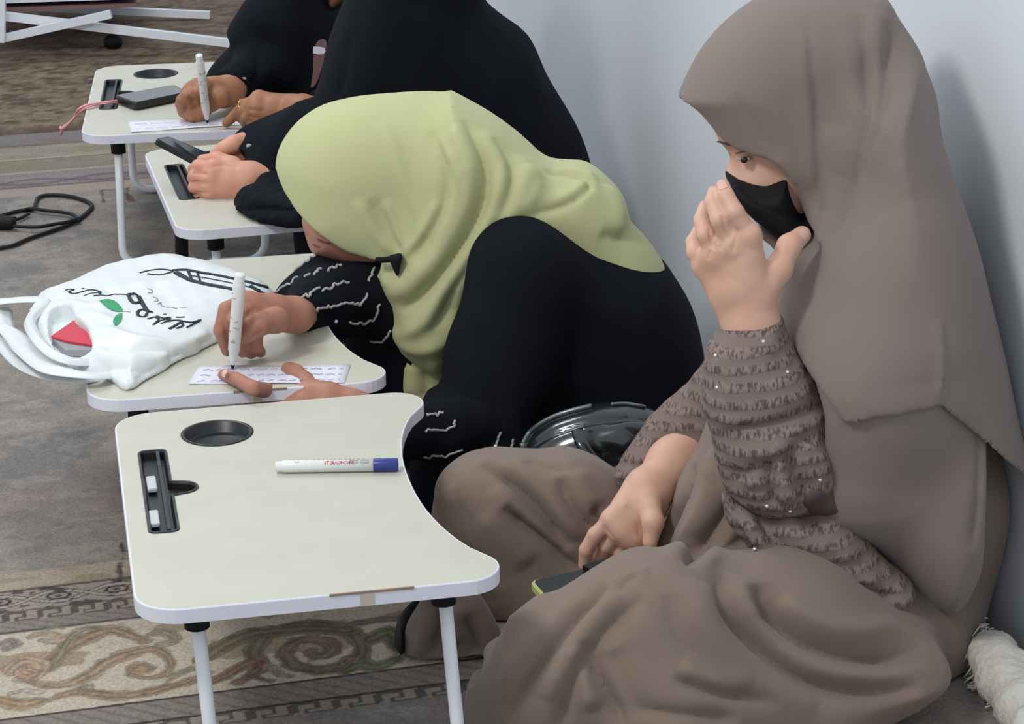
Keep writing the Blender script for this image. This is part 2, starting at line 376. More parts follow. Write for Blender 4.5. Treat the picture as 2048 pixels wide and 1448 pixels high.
# ---- carpet patterns, painted on a fine grid as flat woven colour
_rs = np.random.RandomState(11); _tab = _rs.rand(256, 256)
def vnoise(x, y):
    xi = np.floor(x).astype(int); yi = np.floor(y).astype(int); fx = x-xi; fy = y-yi; fx = fx*fx*(3-2*fx); fy = fy*fy*(3-2*fy)
    g = lambda a, b: _tab[a & 255, b & 255]
    return (g(xi, yi)*(1-fx)+g(xi+1, yi)*fx)*(1-fy)+(g(xi, yi+1)*(1-fx)+g(xi+1, yi+1)*fx)*fy
def fbm(x, y, o=4):
    s = 0; a = .5; t = 0
    for i in range(o): s = s+a*vnoise(x*2**i+17*i, y*2**i+5*i); t += a; a *= .55
    return s/t
def carpet(name, us, vs, paint, label, cat, z=0., thick=.006):
    U, Vv = np.meshgrid(us, vs, indexing='ij'); X = U*UA[0]+Vv*VA[0]; Y = U*UA[1]+Vv*VA[1]
    over = X-(WX(Y)-.005); X = np.where(over > 0, WX(Y)-.005, X)
    col = paint(U, Vv, X, Y); col = lin(np.clip(col, 0, 255))
    nu, nv = U.shape; Z = np.full(X.shape, z)+.0012*fbm(U*120, Vv*120, 2)
    P = np.stack([X, Y, Z], -1).reshape(-1, 3); I = np.arange(nu*nv).reshape(nu, nv)
    F = np.stack([I[:-1, :-1], I[1:, :-1], I[1:, 1:], I[:-1, 1:]], -1).reshape(-1, 4)
    rim = list(I[:, 0])+list(I[-1, 1:])+list(I[-2::-1, -1])+list(I[0, -2:0:-1]); Pr = P[rim].copy(); Pr[:, 2] = z-thick+.0005
    n0 = len(P); m = len(rim); sk = [(rim[(i+1) % m], rim[i], n0+i, n0+(i+1) % m) for i in range(m)]
    me = bpy.data.meshes.new(name); AllV = np.concatenate([P, Pr]); off = np.array([P[:, 0].mean(), P[:, 1].mean(), z-thick]); AllV = AllV-off
    Fa = np.concatenate([F, np.array(sk)]); me.vertices.add(len(AllV)); me.vertices.foreach_set('co', AllV.ravel())
    me.loops.add(Fa.size); me.loops.foreach_set('vertex_index', Fa.ravel()); me.polygons.add(len(Fa)); me.polygons.foreach_set('loop_start', np.arange(len(Fa))*4)
    me.update(calc_edges=True)
    ca = me.color_attributes.new('Col', 'FLOAT_COLOR', 'POINT'); cc = np.ones((len(AllV), 4)); cc[:n0, :3] = col.reshape(-1, 3); cc[n0:, :3] = lin((120, 112, 104)); ca.data.foreach_set('color', cc.ravel())
    me.materials.append(M['carpet']); o = bpy.data.objects.new(name, me); C.objects.link(o); o.location = off; tag(o, label, cat); return o
def mixc(c, k, col): return c*(1-k[..., None])+np.array(col, float)*k[..., None]
def sst(a, b, x): t = np.clip((x-a)/(b-a+1e-12), 0, 1); return t*t*(3-2*t)
def band(v, a, b, e=.0012): return sst(a-e, a+e, v)*(1-sst(b-e, b+e, v))
def strokes(c, X, Y, L):
    for pts, wd, col, ol in L:
        W = np.array([onz(q[0], q[1])[:2] for q in rounded(pts, 5)]); wd = np.broadcast_to(np.interp(np.linspace(0, 1, len(W)), np.linspace(0, 1, len(np.atleast_1d(wd))), np.atleast_1d(wd)), (len(W),))
        lo = W.min(0)-.03; hi = W.max(0)+.03; ii = np.where((X > lo[0]) & (X < hi[0]) & (Y > lo[1]) & (Y < hi[1]))
        if not len(ii[0]): continue
        x = X[ii]; y = Y[ii]; best = np.full(len(x), 9.)
        for i in range(len(W)-1):
            e = W[i+1]-W[i]; t = np.clip(((x-W[i][0])*e[0]+(y-W[i][1])*e[1])/(e@e+1e-12), 0, 1)
            wl = wd[i]+(wd[i+1]-wd[i])*t; hd = np.hypot(x-W[i][0]-t*e[0], y-W[i][1]-t*e[1]); sd_ = np.sign(e[0]*(y-W[i][1])-e[1]*(x-W[i][0])); up_ = hd-wl < best; nrmv = np.where(up_, hd*sd_/np.maximum(wl, .002), nrmv) if i else hd*sd_/np.maximum(wl, .002); best = np.minimum(best, hd-wl)
        best = best+.0028*(vnoise(x*200, y*200)-.5)+.006*(vnoise(x*60+9, y*60)-.5)
        cc = c[ii]
        nz = fbm(x*90, y*90, 3); colv = np.array(col, float)[None]*(.80+.34*nz+.13*np.sin(nrmv*7.+nz*3))[:, None]
        if ol is not None: cc = mixc(cc, (1-sst(.0004, .0030, best))*.62, ol)
        kk_ = (1-sst(-.0030, .0006, best))*.86; cc = cc*(1-kk_[:, None])+colv*kk_[:, None]; c[ii] = cc
    return c
def key(c, u, v, a, b, per, dark, lite):
    """meander band between v=a and v=b"""
    t = (u/per) % 1; s = (v-a)/(b-a); inb = band(v, a, b)
    c = mixc(c, inb, lite)
    ln = ((t < .13) & (s > .12)) | ((s > .80) & (t > .0) & (t < .62)) | ((t > .52) & (t < .64) & (s > .34)) | ((s > .30) & (s < .46) & (t > .3) & (t < .64)) | ((t > .26) & (t < .36) & (s < .46) & (s > .02)) | ((s < .14) & (t > .26))| ((t > .9) & (s < .9))
    return mixc(c, inb*ln*.85, dark)
def paint_main(u, v, X, Y):
    n = fbm(u*7, v*7, 5); n2 = fbm(u*22+9, v*30+4, 4); n3 = fbm(u*60+3, v*80, 3)
    c = np.zeros(u.shape+(3,))+np.array([142, 135, 127.])
    c = mixc(c, sst(.45, .60, n)*.7, (120, 117, 117)); c = mixc(c, sst(.48, .66, n2)*.6, (158, 150, 140)); c = mixc(c, sst(.56, .7, fbm(u*9+30, v*14+7, 3))*.45, (146, 128, 120)); c = mixc(c, sst(.55, .8, n3)*.3, (102, 100, 102))
    CREAM = (188, 177, 160); GR = (132, 124, 114); DK = (62, 58, 56)
    # -- near border
    k = band(v, 3.016, 3.073); c = mixc(c, k, (166, 152, 136)); sp = sst(.62, .7, vnoise(u*45, v*60)); c = mixc(c, k*sp*.5, (134, 122, 100))
    k = band(v, 2.948, 3.016); c = mixc(c, k, (152, 140, 130))
    ph = u*2*math.pi/.155; mid = 2.983
    for sg in (1, -1):
        wv = mid+sg*.017*np.sin(ph/1.0); d = np.abs(v-wv); c = mixc(c, k*(1-sst(.005, .0065, d)), DK); c = mixc(c, k*(1-sst(.003, .0045, d)), (158, 150, 140))
    pu = ((u/.0775) % 1-.5)*.0775; r = np.hypot(pu/1.5, v-mid); c = mixc(c, k*(1-sst(.0105, .0118, r)), DK); c = mixc(c, k*(1-sst(.0075, .0085, r)), (150, 136, 126)); c = mixc(c, k*(1-sst(.0030, .0042, r)), (84, 74, 72))
    c = mixc(c, k*sst(.55, .62, n3)*(np.abs(v-mid) > .012)*.75, DK); c = mixc(c, band(v, 3.012, 3.018)*.7, DK); c = mixc(c, band(v, 2.946, 2.951)*.5, DK)
    c = key(c, u, v, 2.918, 2.947, .044, (84, 76, 72), (148, 138, 126))
    for a, b in ((2.887, 2.918), (2.595, 2.645)):
        k = band(v, a, b); c = mixc(c, k, (136, 128, 120)); rp = ((u*34+(v-a)*(40 if a < 2.7 else 60)) % 1); c = mixc(c, k*(np.abs(rp-.5) < .16)*.45, (102, 96, 90))
    c = mixc(c, band(v, 2.883, 2.889), (88, 82, 80)); c = mixc(c, band(v, 2.645, 2.6495), (66, 62, 60)); c = mixc(c, band(v, 2.590, 2.5955), (70, 66, 64))
    k = band(v, 2.6495, 2.883); c = mixc(c, k, CREAM)
    c = key(c, u, v, 2.562, 2.590, .052, (84, 80, 76), (146, 138, 128))
    # acanthus scroll work
    uc = .34; kk = k*sst(.57, .60, fbm(u*16+2, v*20+8, 3))*sst(2.655, 2.675, v)*(1-sst(2.86, 2.88, v)); c = mixc(c, kk*.8, (150, 132, 110))
    GRN, BR, TAN, OL = (138, 134, 112), (150, 128, 106), (168, 148, 126), (122, 110, 98)
    def spiral(cx, cy, r0, turns, a0, sq=.55, sgn=1, n=26): return [(cx+r0*(1-i/n*.9)*math.cos(a0+sgn*i/n*turns*6.28), cy+sq*r0*(1-i/n*.9)*math.sin(a0+sgn*i/n*turns*6.28)) for i in range(n)]
    L = [([(100, 1400), (150, 1385), (230, 1392), (300, 1385), (380, 1362), (420, 1345)], (.006, .012, .010, .004), BR, OL),
         ([(95, 1340), (130, 1300), (170, 1278), (215, 1262), (250, 1268), (290, 1283)], (.010, .016, .013, .008), BR, OL),
         ([(110, 1330), (135, 1285), (160, 1262), (200, 1255)], (.004, .009, .004), GRN, OL),
         ([(60, 1365), (120, 1372), (180, 1350), (215, 1325), (270, 1305), (310, 1300), (340, 1320), (335, 1345), (300, 1357), (265, 1350), (262, 1335), (285, 1328), (305, 1336)], (.006, .012, .014, .009, .006, .006, .005, .004), (154, 134, 112), OL),
         ([(272, 1340), (292, 1342)], (.010, .008), (164, 134, 108), OL),
         ([(20, 1345), (45, 1325), (75, 1330), (70, 1350), (45, 1360)], (.010, .014, .010), TAN, OL),
         ([(48, 1345), (56, 1348)], .012, (178, 152, 128), (120, 92, 80)),
         ([(0, 1290), (20, 1282), (30, 1290), (15, 1298)], (.005, .007), GR, OL),
         ([(62, 1275), (80, 1268), (110, 1270), (118, 1280), (100, 1285), (85, 1282)], (.004, .007, .004), TAN, OL),
         ([(0, 1400), (30, 1408), (70, 1405), (85, 1400)], (.010, .016, .008), (156, 134, 108), OL), ([(20, 1388), (50, 1382), (78, 1388)], .005, CREAM, OL),
         ([(160, 1385), (185, 1382), (182, 1372), (158, 1376)], .003, GRN, OL), ([(100, 1258), (112, 1254), (126, 1258)], .004, GRN, OL),
         ([(300, 1270), (330, 1265), (350, 1280), (320, 1290)], (.005, .009, .006), (152, 138, 122), OL),
         ([(330, 1370), (350, 1352), (380, 1338)], (.003, .006), GRN, OL),
         (spiral(632, 1303, 128, 1.9, 2.6, .5), (.013, .011, .008), (116, 108, 90), (88, 80, 70)),
         (spiral(632, 1303, 78, 1.5, .4, .5), (.010, .006), (128, 114, 94), (88, 80, 70)),
         ([(405, 1320), (450, 1290), (500, 1270), (560, 1262), (620, 1258), (700, 1262)], (.012, .018, .016, .012), (118, 110, 90), (92, 84, 76)),
         ([(425, 1365), (460, 1348), (500, 1325), (520, 1330), (500, 1352), (470, 1368)], (.008, .012, .006), (134, 108, 92), (96, 84, 74)),
         ([(500, 1352), (525, 1360), (545, 1362)], (.007, .003), (118, 104, 88), OL), ([(512, 1330), (522, 1326)], .008, (122, 84, 84), None),
         ([(690, 1345), (720, 1330), (750, 1335), (790, 1322)], (.008, .014, .010), (112, 116, 88), OL), ([(740, 1280), (780, 1265), (800, 1290)], (.014, .018), (112, 110, 88), OL),
         ([(540, 1335), (560, 1350), (585, 1355)], (.008, .004), (150, 136, 116), OL), ([(700, 1250), (760, 1240), (800, 1238)], .010, (116, 108, 96), None)]
    c = strokes(c, X, Y, L)
    # small corner marks in the field
    c = strokes(c, X, Y, [([(243, 1085), (246, 1118)], .0018, (70, 64, 64), None), ([(239, 1128), (241, 1160)], .005, (84, 76, 74), None), ([(225, 1163), (262, 1160)], .0025, (76, 70, 68), None), ([(246, 1104), (262, 1102)], .0015, (90, 84, 82), None),
                          ([(200, 368), (205, 392), (208, 405)], .004, (96, 88, 90), None), ([(252, 366), (256, 398)], .005, (100, 88, 92), None), ([(203, 381), (254, 378)], .003, (96, 88, 90), None), ([(205, 391), (256, 388)], .003, (104, 96, 94), None), ([(257, 392), (264, 403)], .008, (112, 90, 84), None)])
    # -- far border bands (seen at a low angle)
    m = fbm(u*10+40, v*26, 4); k = sst(5.0, 5.04, v)
    for a, b, col, c2, q in ((5.02, 5.09, (156, 142, 132), (146, 130, 122), .5), (5.09, 5.17, (138, 128, 126), (118, 104, 108), .6), (5.17, 5.215, (132, 126, 122), (128, 120, 112), .5), (5.215, 5.325, (140, 128, 118), (124, 120, 100), .7), (5.325, 5.455, (148, 140, 124), (134, 120, 104), .6), (5.455, 5.60, (126, 120, 116), (116, 108, 108), .6)):
        k = band(v, a, b, .006); c = mixc(c, k, col); c = mixc(c, k*sst(.4, .65, m)*q, c2)
    for a, col in ((5.09, (104, 92, 88)), (5.325, (112, 104, 84)), (5.455, (112, 98, 84))): c = mixc(c, band(v, a-.006, a+.006, .003)*.8, col)
    for a in (5.215, 5.335): c = mixc(c, band(v, a-.008, a+.004, .003)*.7, (170, 160, 142))
    wv = 5.13+.022*np.sin(u*2*math.pi/.30)
    for w0 in (wv, 10.26-wv): c = mixc(c, (1-sst(.005, .010, np.abs(v-w0)))*.6, (92, 84, 86))
    return c
us = np.concatenate([np.arange(-1.2, -.12, .03), np.arange(-.1, .62, .0027), np.arange(.64, 1.9, .02)]); vs = np.concatenate([np.arange(.3, 2.46, .05), np.arange(2.47, 3.12, .0027), np.arange(3.125, 5.575, .0065)])
us = np.concatenate([np.arange(-2.4, -1.2, .1), us])
carpet('carpet', us, vs, paint_main, 'grey mottled carpet with beige scroll border and greek key bands under all the low tables', 'carpet')
def paint_far(u, v, X, Y):
    n = fbm(u*18, v*22, 5); n2 = fbm(u*48+9, v*60+4, 3); n3 = fbm(u*26+50, v*34+4, 4)
    c = np.zeros(u.shape+(3,))+np.array([124, 108, 92.])
    c = mixc(c, sst(.46, .56, n)*.75, (94, 78, 66)); c = mixc(c, sst(.52, .60, n3)*.7, (136, 126, 98)); c = mixc(c, sst(.55, .66, n2)*.6, (154, 136, 116)); c = mixc(c, sst(.58, .68, fbm(u*40, v*50+3, 3))*.75, (86, 70, 62))
    c = mixc(c, sst(6.25, 6.6, v)*.35, (134, 112, 110)); c = mixc(c, band(v, 5.57, 5.63, .01)*.5, (96, 78, 70))
    return c
carpet('carpet', np.arange(-1.6, 2.0, .012), np.arange(5.58, 8.4, .011), paint_far, 'brown and olive mottled rug at the far end, behind the furthest table', 'carpet', z=.001)
# ================================================================== LAP TABLES
TZ = .27
def outline(n=8):
    """tabletop plan: x towards the sitter, y along the length, concave sitter side"""
    P = []
    def arc(cx, cy, r, a0, a1, n=n):
        for i in range(n+1): a = math.radians(a0+(a1-a0)*i/n); P.append((cx+r*math.cos(a), cy+r*math.sin(a)))
    arc(-.2+.05, -.3+.05, .05, 180, 270); arc(.2-.045, -.3+.04, .040, -90, 38, 10)
    # concave edge between the horns
    x0, y0 = P[-1]
    for i in range(1, 20):
        t = i/20; y = y0*(1-2*t); s = (1-abs(2*t-1)**2.2); P.append((x0-.050*s**.8, y))
    arc(.2-.045, .3-.04, .040, -38, 90, 10); arc(-.2+.05, .3-.05, .05, 90, 180); return P
def inset(P, d):
    Q = np.array(P); n = len(Q); out = []
    for i in range(n):
        t = Q[(i+1) % n]-Q[i-1]; t /= np.linalg.norm(t)+1e-9; out.append(tuple(Q[i]+np.array([-t[1], t[0]])*d))
    return out
CUP = (-.075, .205); SLOT = (-.158, .035); 
def slotpoly(s=1., L=.128, Wd=.0165):
    P = []
    for cx, cy, a0 in ((Wd-.008, -L+.008, -90), (Wd-.008, -.022, 0), ): pass
    r = .008
    def arc(cx, cy, r, a0, a1, n=4):
        for i in range(n+1): a = math.radians(a0+(a1-a0)*i/n); P.append((SLOT[0]+cx+r*math.cos(a), SLOT[1]+cy+r*math.sin(a)))
    arc(-Wd+r, -L+r, r, 180, 270); arc(Wd-r, -L+r, r, -90, 0)
    P.append((SLOT[0]+Wd, SLOT[1]-.022)); arc(Wd+.012, 0, .018, -75, 75, 8); P.append((SLOT[0]+Wd, SLOT[1]+.022))
    arc(Wd-r, L-r, r, 0, 90); arc(-Wd+r, L-r, r, 90, 180); return P
def prism(name, P, z0, z1, mats, parent, holes=(), top=0, side=0, bottom=0, open_bottom=False):
    bm = bmesh.new(); loops = [P]+list(holes); ed = []; vl = []
    for Lp in loops:
        vs = [bm.verts.new((x, y, z1)) for x, y in Lp]; vl.append(vs)
        ed += [bm.edges.new((vs[i], vs[(i+1) % len(vs)])) for i in range(len(vs))]
    bmesh.ops.triangle_fill(bm, use_beauty=True, use_dissolve=False, edges=ed)
    for f in bm.faces: f.material_index = top
    tops = list(bm.faces)
    low = []
    for vs in vl:
        lw = [bm.verts.new((v.co.x, v.co.y, z0)) for v in vs]; low.append(lw)
        for i in range(len(vs)):
            j = (i+1) % len(vs); f = bm.faces.new((vs[i], vs[j], lw[j], lw[i])); f.material_index = side
    mp = {}
    for a, b in zip(vl, low):
        for x, y in zip(a, b): mp[x] = y
    for f in tops:
        g = bm.faces.new([mp[v] for v in f.verts][::-1]); g.material_index = bottom
    return mkbm(name, bm, mats, parent)
def lathe(prof, n=32):
    V = []; F = []
    for r, z in prof:
        for k in range(n): a = 2*math.pi*k/n; V.append((r*math.cos(a), r*math.sin(a), z))
    for i in range(len(prof)-1):
        for k in range(n): F.append((i*n+k, i*n+(k+1) % n, (i+1)*n+(k+1) % n, (i+1)*n+k))
    return np.array(V), F
def lmesh(name, V, F, m, parent, smooth=True, label=None):
    return mk(name, V, F, m, parent, smooth, label, local=True)
def make_table(loc, rz, label, lean=0., splay=(.05, .05), chip=None, rc=.035):
    t = empty('lap_table', (loc[0], loc[1], 0.0012), label, 'table', 'low folding lap tables along the wall', rz)
    P = outline(); cup = [(CUP[0]+.0425*math.cos(a), CUP[1]+.0425*math.sin(a)) for a in np.linspace(0, 2*math.pi, 33)[:-1]]
    sl = slotpoly()
    prism('tabletop', inset(P, .0022), TZ-.013, TZ, M['laminate'], t, holes=[cup, sl])
    # edge band: a ring just outside
    bm = bmesh.new(); A = P; B = inset(P, .0024); n = len(P)
    prof = [(A, TZ-.017), (A, TZ-.0015), (inset(P, .0008), TZ-.0002), (B, TZ-.0002), (B, TZ-.017)]
    rings = [[bm.verts.new((x, y, z)) for x, y in L] for L, z in prof]
    for a in range(len(rings)):
        r0, r1 = rings[a], rings[(a+1) % len(rings)]
        for i in range(n): bm.faces.new((r0[i], r0[(i+1) % n], r1[(i+1) % n], r1[i]))
    mkbm('edge_band', bm, M['band'], t, smooth=False)
    if chip:   # the band has come loose and shows brown board
        x0, x1 = chip
        for nm_, mt_, lb_, (a, b, z0, z1, th) in zip(('chipped_edge', 'bare_edge'), (M['brownwood'], M['beigeboard']), ('thin brown chipped line along the edge', 'bare patch where the white band has come off'), ((x0, x1, TZ-.0022, TZ+.0003, .0008), (x0+(x1-x0)*.36, x0+(x1-x0)*.52, TZ-.0155, TZ-.003, .0010))):
            bm = bmesh.new(); vs = [bm.verts.new((x, y, z)) for x in (a, b) for y in (-.3-th, -.2985) for z in (z0, z1)]
            for q in ((0, 1, 3, 2), (4, 6, 7, 5), (0, 4, 5, 1), (2, 3, 7, 6), (1, 5, 7, 3), (0, 2, 6, 4)): bm.faces.new([vs[i] for i in q])
            mkbm(nm_, bm, mt_, t, label=lb_)
    # cup holder
    V, F = lathe([(.0425, TZ-.002), (.0455, TZ+.0008), (.0425, TZ+.0016), (.0400, TZ+.0004), (.0385, TZ-.012), (.034, TZ-.014), (0.001, TZ-.0145)]); V[:, :2] += CUP
    lmesh('cup_holder', V, F, M['blackplastic'], t, label='round black cup holder let into the top')
    # slot tray
    bm = bmesh.new(); rings = []
    for d, z in ((-.0016, TZ+.0003), (-.001, TZ+.0016), (.0015, TZ+.0016), (.003, TZ-.001), (.004, TZ-.009)):
        rings.append([bm.verts.new((x, y, z)) for x, y in inset(sl, d)])
    for a in range(len(rings)-1):
        for i in range(len(sl)): bm.faces.new((rings[a][i], rings[a][(i+1) % len(sl)], rings[a+1][(i+1) % len(sl)], rings[a+1][i]))
    ed = []
    vs = rings[-1]
    for i in range(len(vs)):
        e = bm.edges.get((vs[i], vs[(i+1) % len(vs)])); ed.append(e)
    bmesh.ops.triangle_fill(bm, use_beauty=True, use_dissolve=False, edges=ed)
    tr = mkbm('tablet_slot', bm, M['blackplastic'], t, label='long black tablet slot with a half-round finger notch')
    # raised lip inside the slot
    bm = bmesh.new(); bmesh.ops.create_cube(bm, size=1); 
    for v in bm.verts: v.co = Vector((SLOT[0]+.006+v.co.x*.004, SLOT[1]+v.co.y*.245, TZ-.003+v.co.z*.009))
    mkbm('slot_lip', bm, M['blackplastic'], tr)
    # legs: two U frames
    for sg, sp in ((-1, splay[0]), (1, splay[1])):
        yt = sg*.245; yb_ = sg*(.245+sp); zt = TZ-.018; r = .0078; xl, xr = -.135, .135
        pts = [(xl, yt, zt), (xl+lean*.45, yt+(yb_-yt)*.5, zt*.5)]
        for i in range(6):
            a = math.pi/2*i/5; pts.append((xl+lean*.8+rc*(1-math.cos(a)), yt+(yb_-yt)*(.86+.14*math.sin(a)), r+rc*(1-math.sin(a))))
        for i in range(6):
            a = math.pi/2*(1-i/5); pts.append((xr+lean-rc*(1-math.cos(a)), yt+(yb_-yt)*(.86+.14*math.sin(a)), r+rc*(1-math.sin(a))))
        pts += [(xr+lean*.5, yt+(yb_-yt)*.5, zt*.5), (xr, yt, zt)]
        V, F = tube(pts, r, 12); fr = lmesh('leg', V, F, M['tube'], t)
        for x in (xl, xr):
            V, F = tube([(x, yt, zt-.030), (x, yt, zt+.002)], .0140, 14); lmesh('leg_socket', V, F, M['rubber'], fr, label='black plastic leg socket')
    return t
T1 = make_table((-.258, 2.6242), math.radians(10.77), 'nearest low table, pale beige top with an uncapped-looking blue tipped marker lying on it', .012, (.03, .03), chip=(.004, .095), rc=.016)
T1['label'] = 'nearest pale beige lap table with concave edge, only a marker lying on it'
T2 = make_table((-.4032, 3.2595), math.radians(9.2), 'pale lap table carrying the white shopping bag, second from the camera', 0, (.03, .03), chip=(-.01, .06))
T3 = make_table((-.402, 4.020), math.radians(13.8), 'pale lap table turned askew under the hands holding a dark phone, third from the camera', .0, (.03, .15), chip=(.02, .09))
T4 = make_table((-.6245, 4.6647), math.radians(6.07), 'furthest pale lap table with a dark phone and pink strap on it', -.005, (.03, .03))
T3.scale = (1, .91, 1)
# black sleeve on the far leg frame of the third table
def tabw(T, x, y, z):   # table local -> world
    a = T.rotation_euler[2]; return np.array([T.location[0]+x*math.cos(a)-y*math.sin(a), T.location[1]+x*math.sin(a)+y*math.cos(a), z])
pts = [(-.135, .245+.15*.55, .125), (-.135, .245+.15*.8, .06), (-.131, .245+.15*.93, .028), (-.115, .245+.15, .014), (-.09, .245+.15, .0125), (-.06, .245+.15, .011)]
V, F = tube(rounded(pts, 4), np.interp(np.linspace(0, 1, 21), [0, .3, .6, .85, 1], [.0125, .0125, .016, .015, .009]), 12)
far_leg = [c for c in T3.children if c.name.startswith('leg')][1]
lmesh('rubber_sleeve', V, F, M['rubber'], far_leg, label='black rubber sleeve round the leg bend')
# clips in the slot of the nearest table
for i, (px, py) in enumerate(((303, 965), (308, 1034))):
    p = onz(px, py, TZ); bm = bmesh.new(); bmesh.ops.create_cube(bm, size=1)
    a = T1.rotation_euler[2]
    for v in bm.verts: v.co = Vector((v.co.x*.011, v.co.y*.042, v.co.z*.005))
    bmesh.ops.bevel(bm, geom=list(bm.edges), offset=.001, segments=2, affect='EDGES')
    o = mkbm('clip', bm, M['clip'], None, smooth=False); o.location = (p[0], p[1], TZ-.0022); o.rotation_euler = (0, 0, a)
    tag(o, ('small pale plastic clip in the tablet slot, the one nearer the cup holder', 'small pale plastic clip in the tablet slot, the one beside the finger notch')[i], 'clip', 'clips in the tablet slot of the nearest table')
# ================================================================== PEOPLE
def hand(vol, wrist, arm, palm, fingers, thumb, k=.006, wr=.024, ar=.030, pr=.0125):
    """all points are (px, py, y). arm: points up the forearm; palm: knuckle points index..little; fingers: lists of joints after the knuckle"""
    W = at(*wrist)
    A = [W]+[at(*a) for a in arm]; vol.chain(A, list(np.interp(np.linspace(0, 1, len(A)), [0, 1], [wr, ar])), k=.02)
    K = [at(*q) for q in palm]
    for i, q in enumerate(K):
        b = W+(q-K[len(K)//2])*.35; vol.cap(b, q, wr*.72, pr, k=.016)
    for i in range(len(K)-1): vol.cap(K[i], K[i+1], pr*.92, pr*.92, k=.012)
    for i in range(len(K)-1): vol.cap(W*.5+K[i]*.5, W*.5+K[i+1]*.5, pr*1.05, pr*1.05, k=.016)
    for q, f in zip(K, fingers):
        P = [q]+[at(*a) for a in f]; n = len(P); rs = np.interp(np.linspace(0, 1, n), [0, .5, 1], [pr*.86, pr*.78, pr*.62])
        vol.chain(P, list(rs), k=.0025)
    if thumb:
        T = [at(*a) for a in thumb]; vol.chain(T, list(np.interp(np.linspace(0, 1, len(T)), [0, .35, 1], [pr*1.5, pr*1.12, pr*.8])), k=.008)
    return vol
def handmesh(pts_all, h=.0018, pad=.045, **kw):
    P = np.array([at(*q) for q in pts_all]); v = Vol(P.min(0)-pad, P.max(0)+pad, h); hand(v, **kw); V, F = v.mesh(); s = Surf(V, F, 2); return s
def allpts(kw):
    L = [kw['wrist']]+list(kw['arm'])+list(kw['palm'])+[q for f in kw['fingers'] for q in f]+list(kw['thumb'] or []); return L
def nails(parent, spec):
    """small nail plates: (px,py,y, toward px,py,y, width)"""
    for a, b, wd in spec:
        p = at(*a); q = at(*b); d = q-p; d /= np.linalg.norm(d); view = CP-p; view /= np.linalg.norm(view)
        x = np.cross(d, view); x /= np.linalg.norm(x); n = np.cross(x, d); V = []; F = []
        for i in range(5):
            for j in range(5):
                s = (i/4-.5); t = (j/4-.5); rr = math.sqrt(max(0, 1-(2*s)**2*.5)); V.append(p+x*s*wd+d*t*wd*1.2*rr+n*(.0016-.004*s*s*4*.35))
        for i in range(4):
            for j in range(4): F.append((i*5+j, (i+1)*5+j, (i+1)*5+j+1, i*5+j+1))
        mk('fingernail', V, F, M['nail'], parent)
def coarse_body(parts, lo, hi, h=.012):
    v = Vol(lo, hi, h)
    for p, r in parts: v.chain([np.array(q) for q in p], r, k=.05)
    v.clip(.02, .03); return v.mesh()
def garment(v, it=2, folds=(), wob=None, z0=.004, wall=.01):
    v.clip(z0, wall); V, F = v.mesh(); s = Surf(V, F, it)
    if wob: s.wob(*wob)
    if folds: s.folds(folds)
    return s
# eye and brow
def ball(c, r, m, name, parent, sc=(1, 1, 1), label=None):
    bm = bmesh.new(); bmesh.ops.create_uvsphere(bm, u_segments=20, v_segments=12, radius=1); V = np.array([v.co[:] for v in bm.verts])*np.array(sc)*r+np.asarray(c); F = [[v.index for v in f.verts] for f in bm.faces]; bm.free(); return mk(name, V, F, m, parent, label=label)
def ribbon_on(surf, pts, wd, m, name, parent, lift=.0008, n=5, label=None, thick=True):
    L = surf.line(pts, n, lift)
    if len(L) < 2: return None
    V, F = tube(L, wd, 6, flat=.35 if thick else .12); return mk(name, V, F, m, parent, label=label)
# ================================================================== THINGS ON THE TABLES AND THE FLOOR
def hz(px, py, z): return (px, py, float(onz(px, py, z)[1]))
def sheet(name, corners, z, th, m, label, cat, nx=14, ny=5, curl=.0006, group=None):
    a, b, c, d = [onz(q[0], q[1], z) for q in corners]; V = []; F = []
    for lay in (0, 1):
        for i in range(nx+1):
            for j in range(ny+1):
                s = i/nx; t = j/ny; p = (a*(1-s)+b*s)*(1-t)+(d*(1-s)+c*s)*t; p = p.copy(); p[2] += th*lay+curl*(1+math.sin(s*9+t*3)); V.append(p)
    n = (nx+1)*(ny+1); I = lambda i, j, l: l*n+i*(ny+1)+j
    for i in range(nx):
        for j in range(ny): F += [(I(i, j, 1), I(i+1, j, 1), I(i+1, j+1, 1), I(i, j+1, 1)), (I(i, j, 0), I(i, j+1, 0), I(i+1, j+1, 0), I(i+1, j, 0))]
    for i in range(nx): F += [(I(i, 0, 0), I(i+1, 0, 0), I(i+1, 0, 1), I(i, 0, 1)), (I(i, ny, 1), I(i+1, ny, 1), I(i+1, ny, 0), I(i, ny, 0))]
    for j in range(ny): F += [(I(0, j, 1), I(0, j+1, 1), I(0, j+1, 0), I(0, j, 0)), (I(nx, j, 0), I(nx, j+1, 0), I(nx, j+1, 1), I(nx, j, 1))]
    o = mk(name, V, F, m); tag(o, label, cat, group); return o
def scribble(parent, corners, z, rows, m, seed=1, amp=.0026, r=.0006, brk=.25):
    rs = np.random.RandomState(seed); a, b, c, d = [onz(q[0], q[1], z) for q in corners]; parts = []
    for k in range(rows):
        t = (k+.6)/(rows+.2); s = .04
        while s < .95:
            L = rs.uniform(.03, .10); n = max(4, int(L*90)); ss = np.linspace(s, min(s+L, .96), n); P = []
            for i, q in enumerate(ss):
                p = (a*(1-q)+b*q)*(1-t)+(d*(1-q)+c*q)*t; v = (d-a)/np.linalg.norm(d-a); p = p+v*amp*(math.sin(i*1.7+rs.rand()*1.5)*.8); p[2] = z+.0004; P.append(p)
            parts.append(tube(P, r, 5, flat=.4)); s += L+rs.uniform(.01, .04)
    V, F = join(parts); return mk('handwriting', V, F, m, parent)
PC = [(398, 733), (701, 730), (689, 766), (377, 769)]
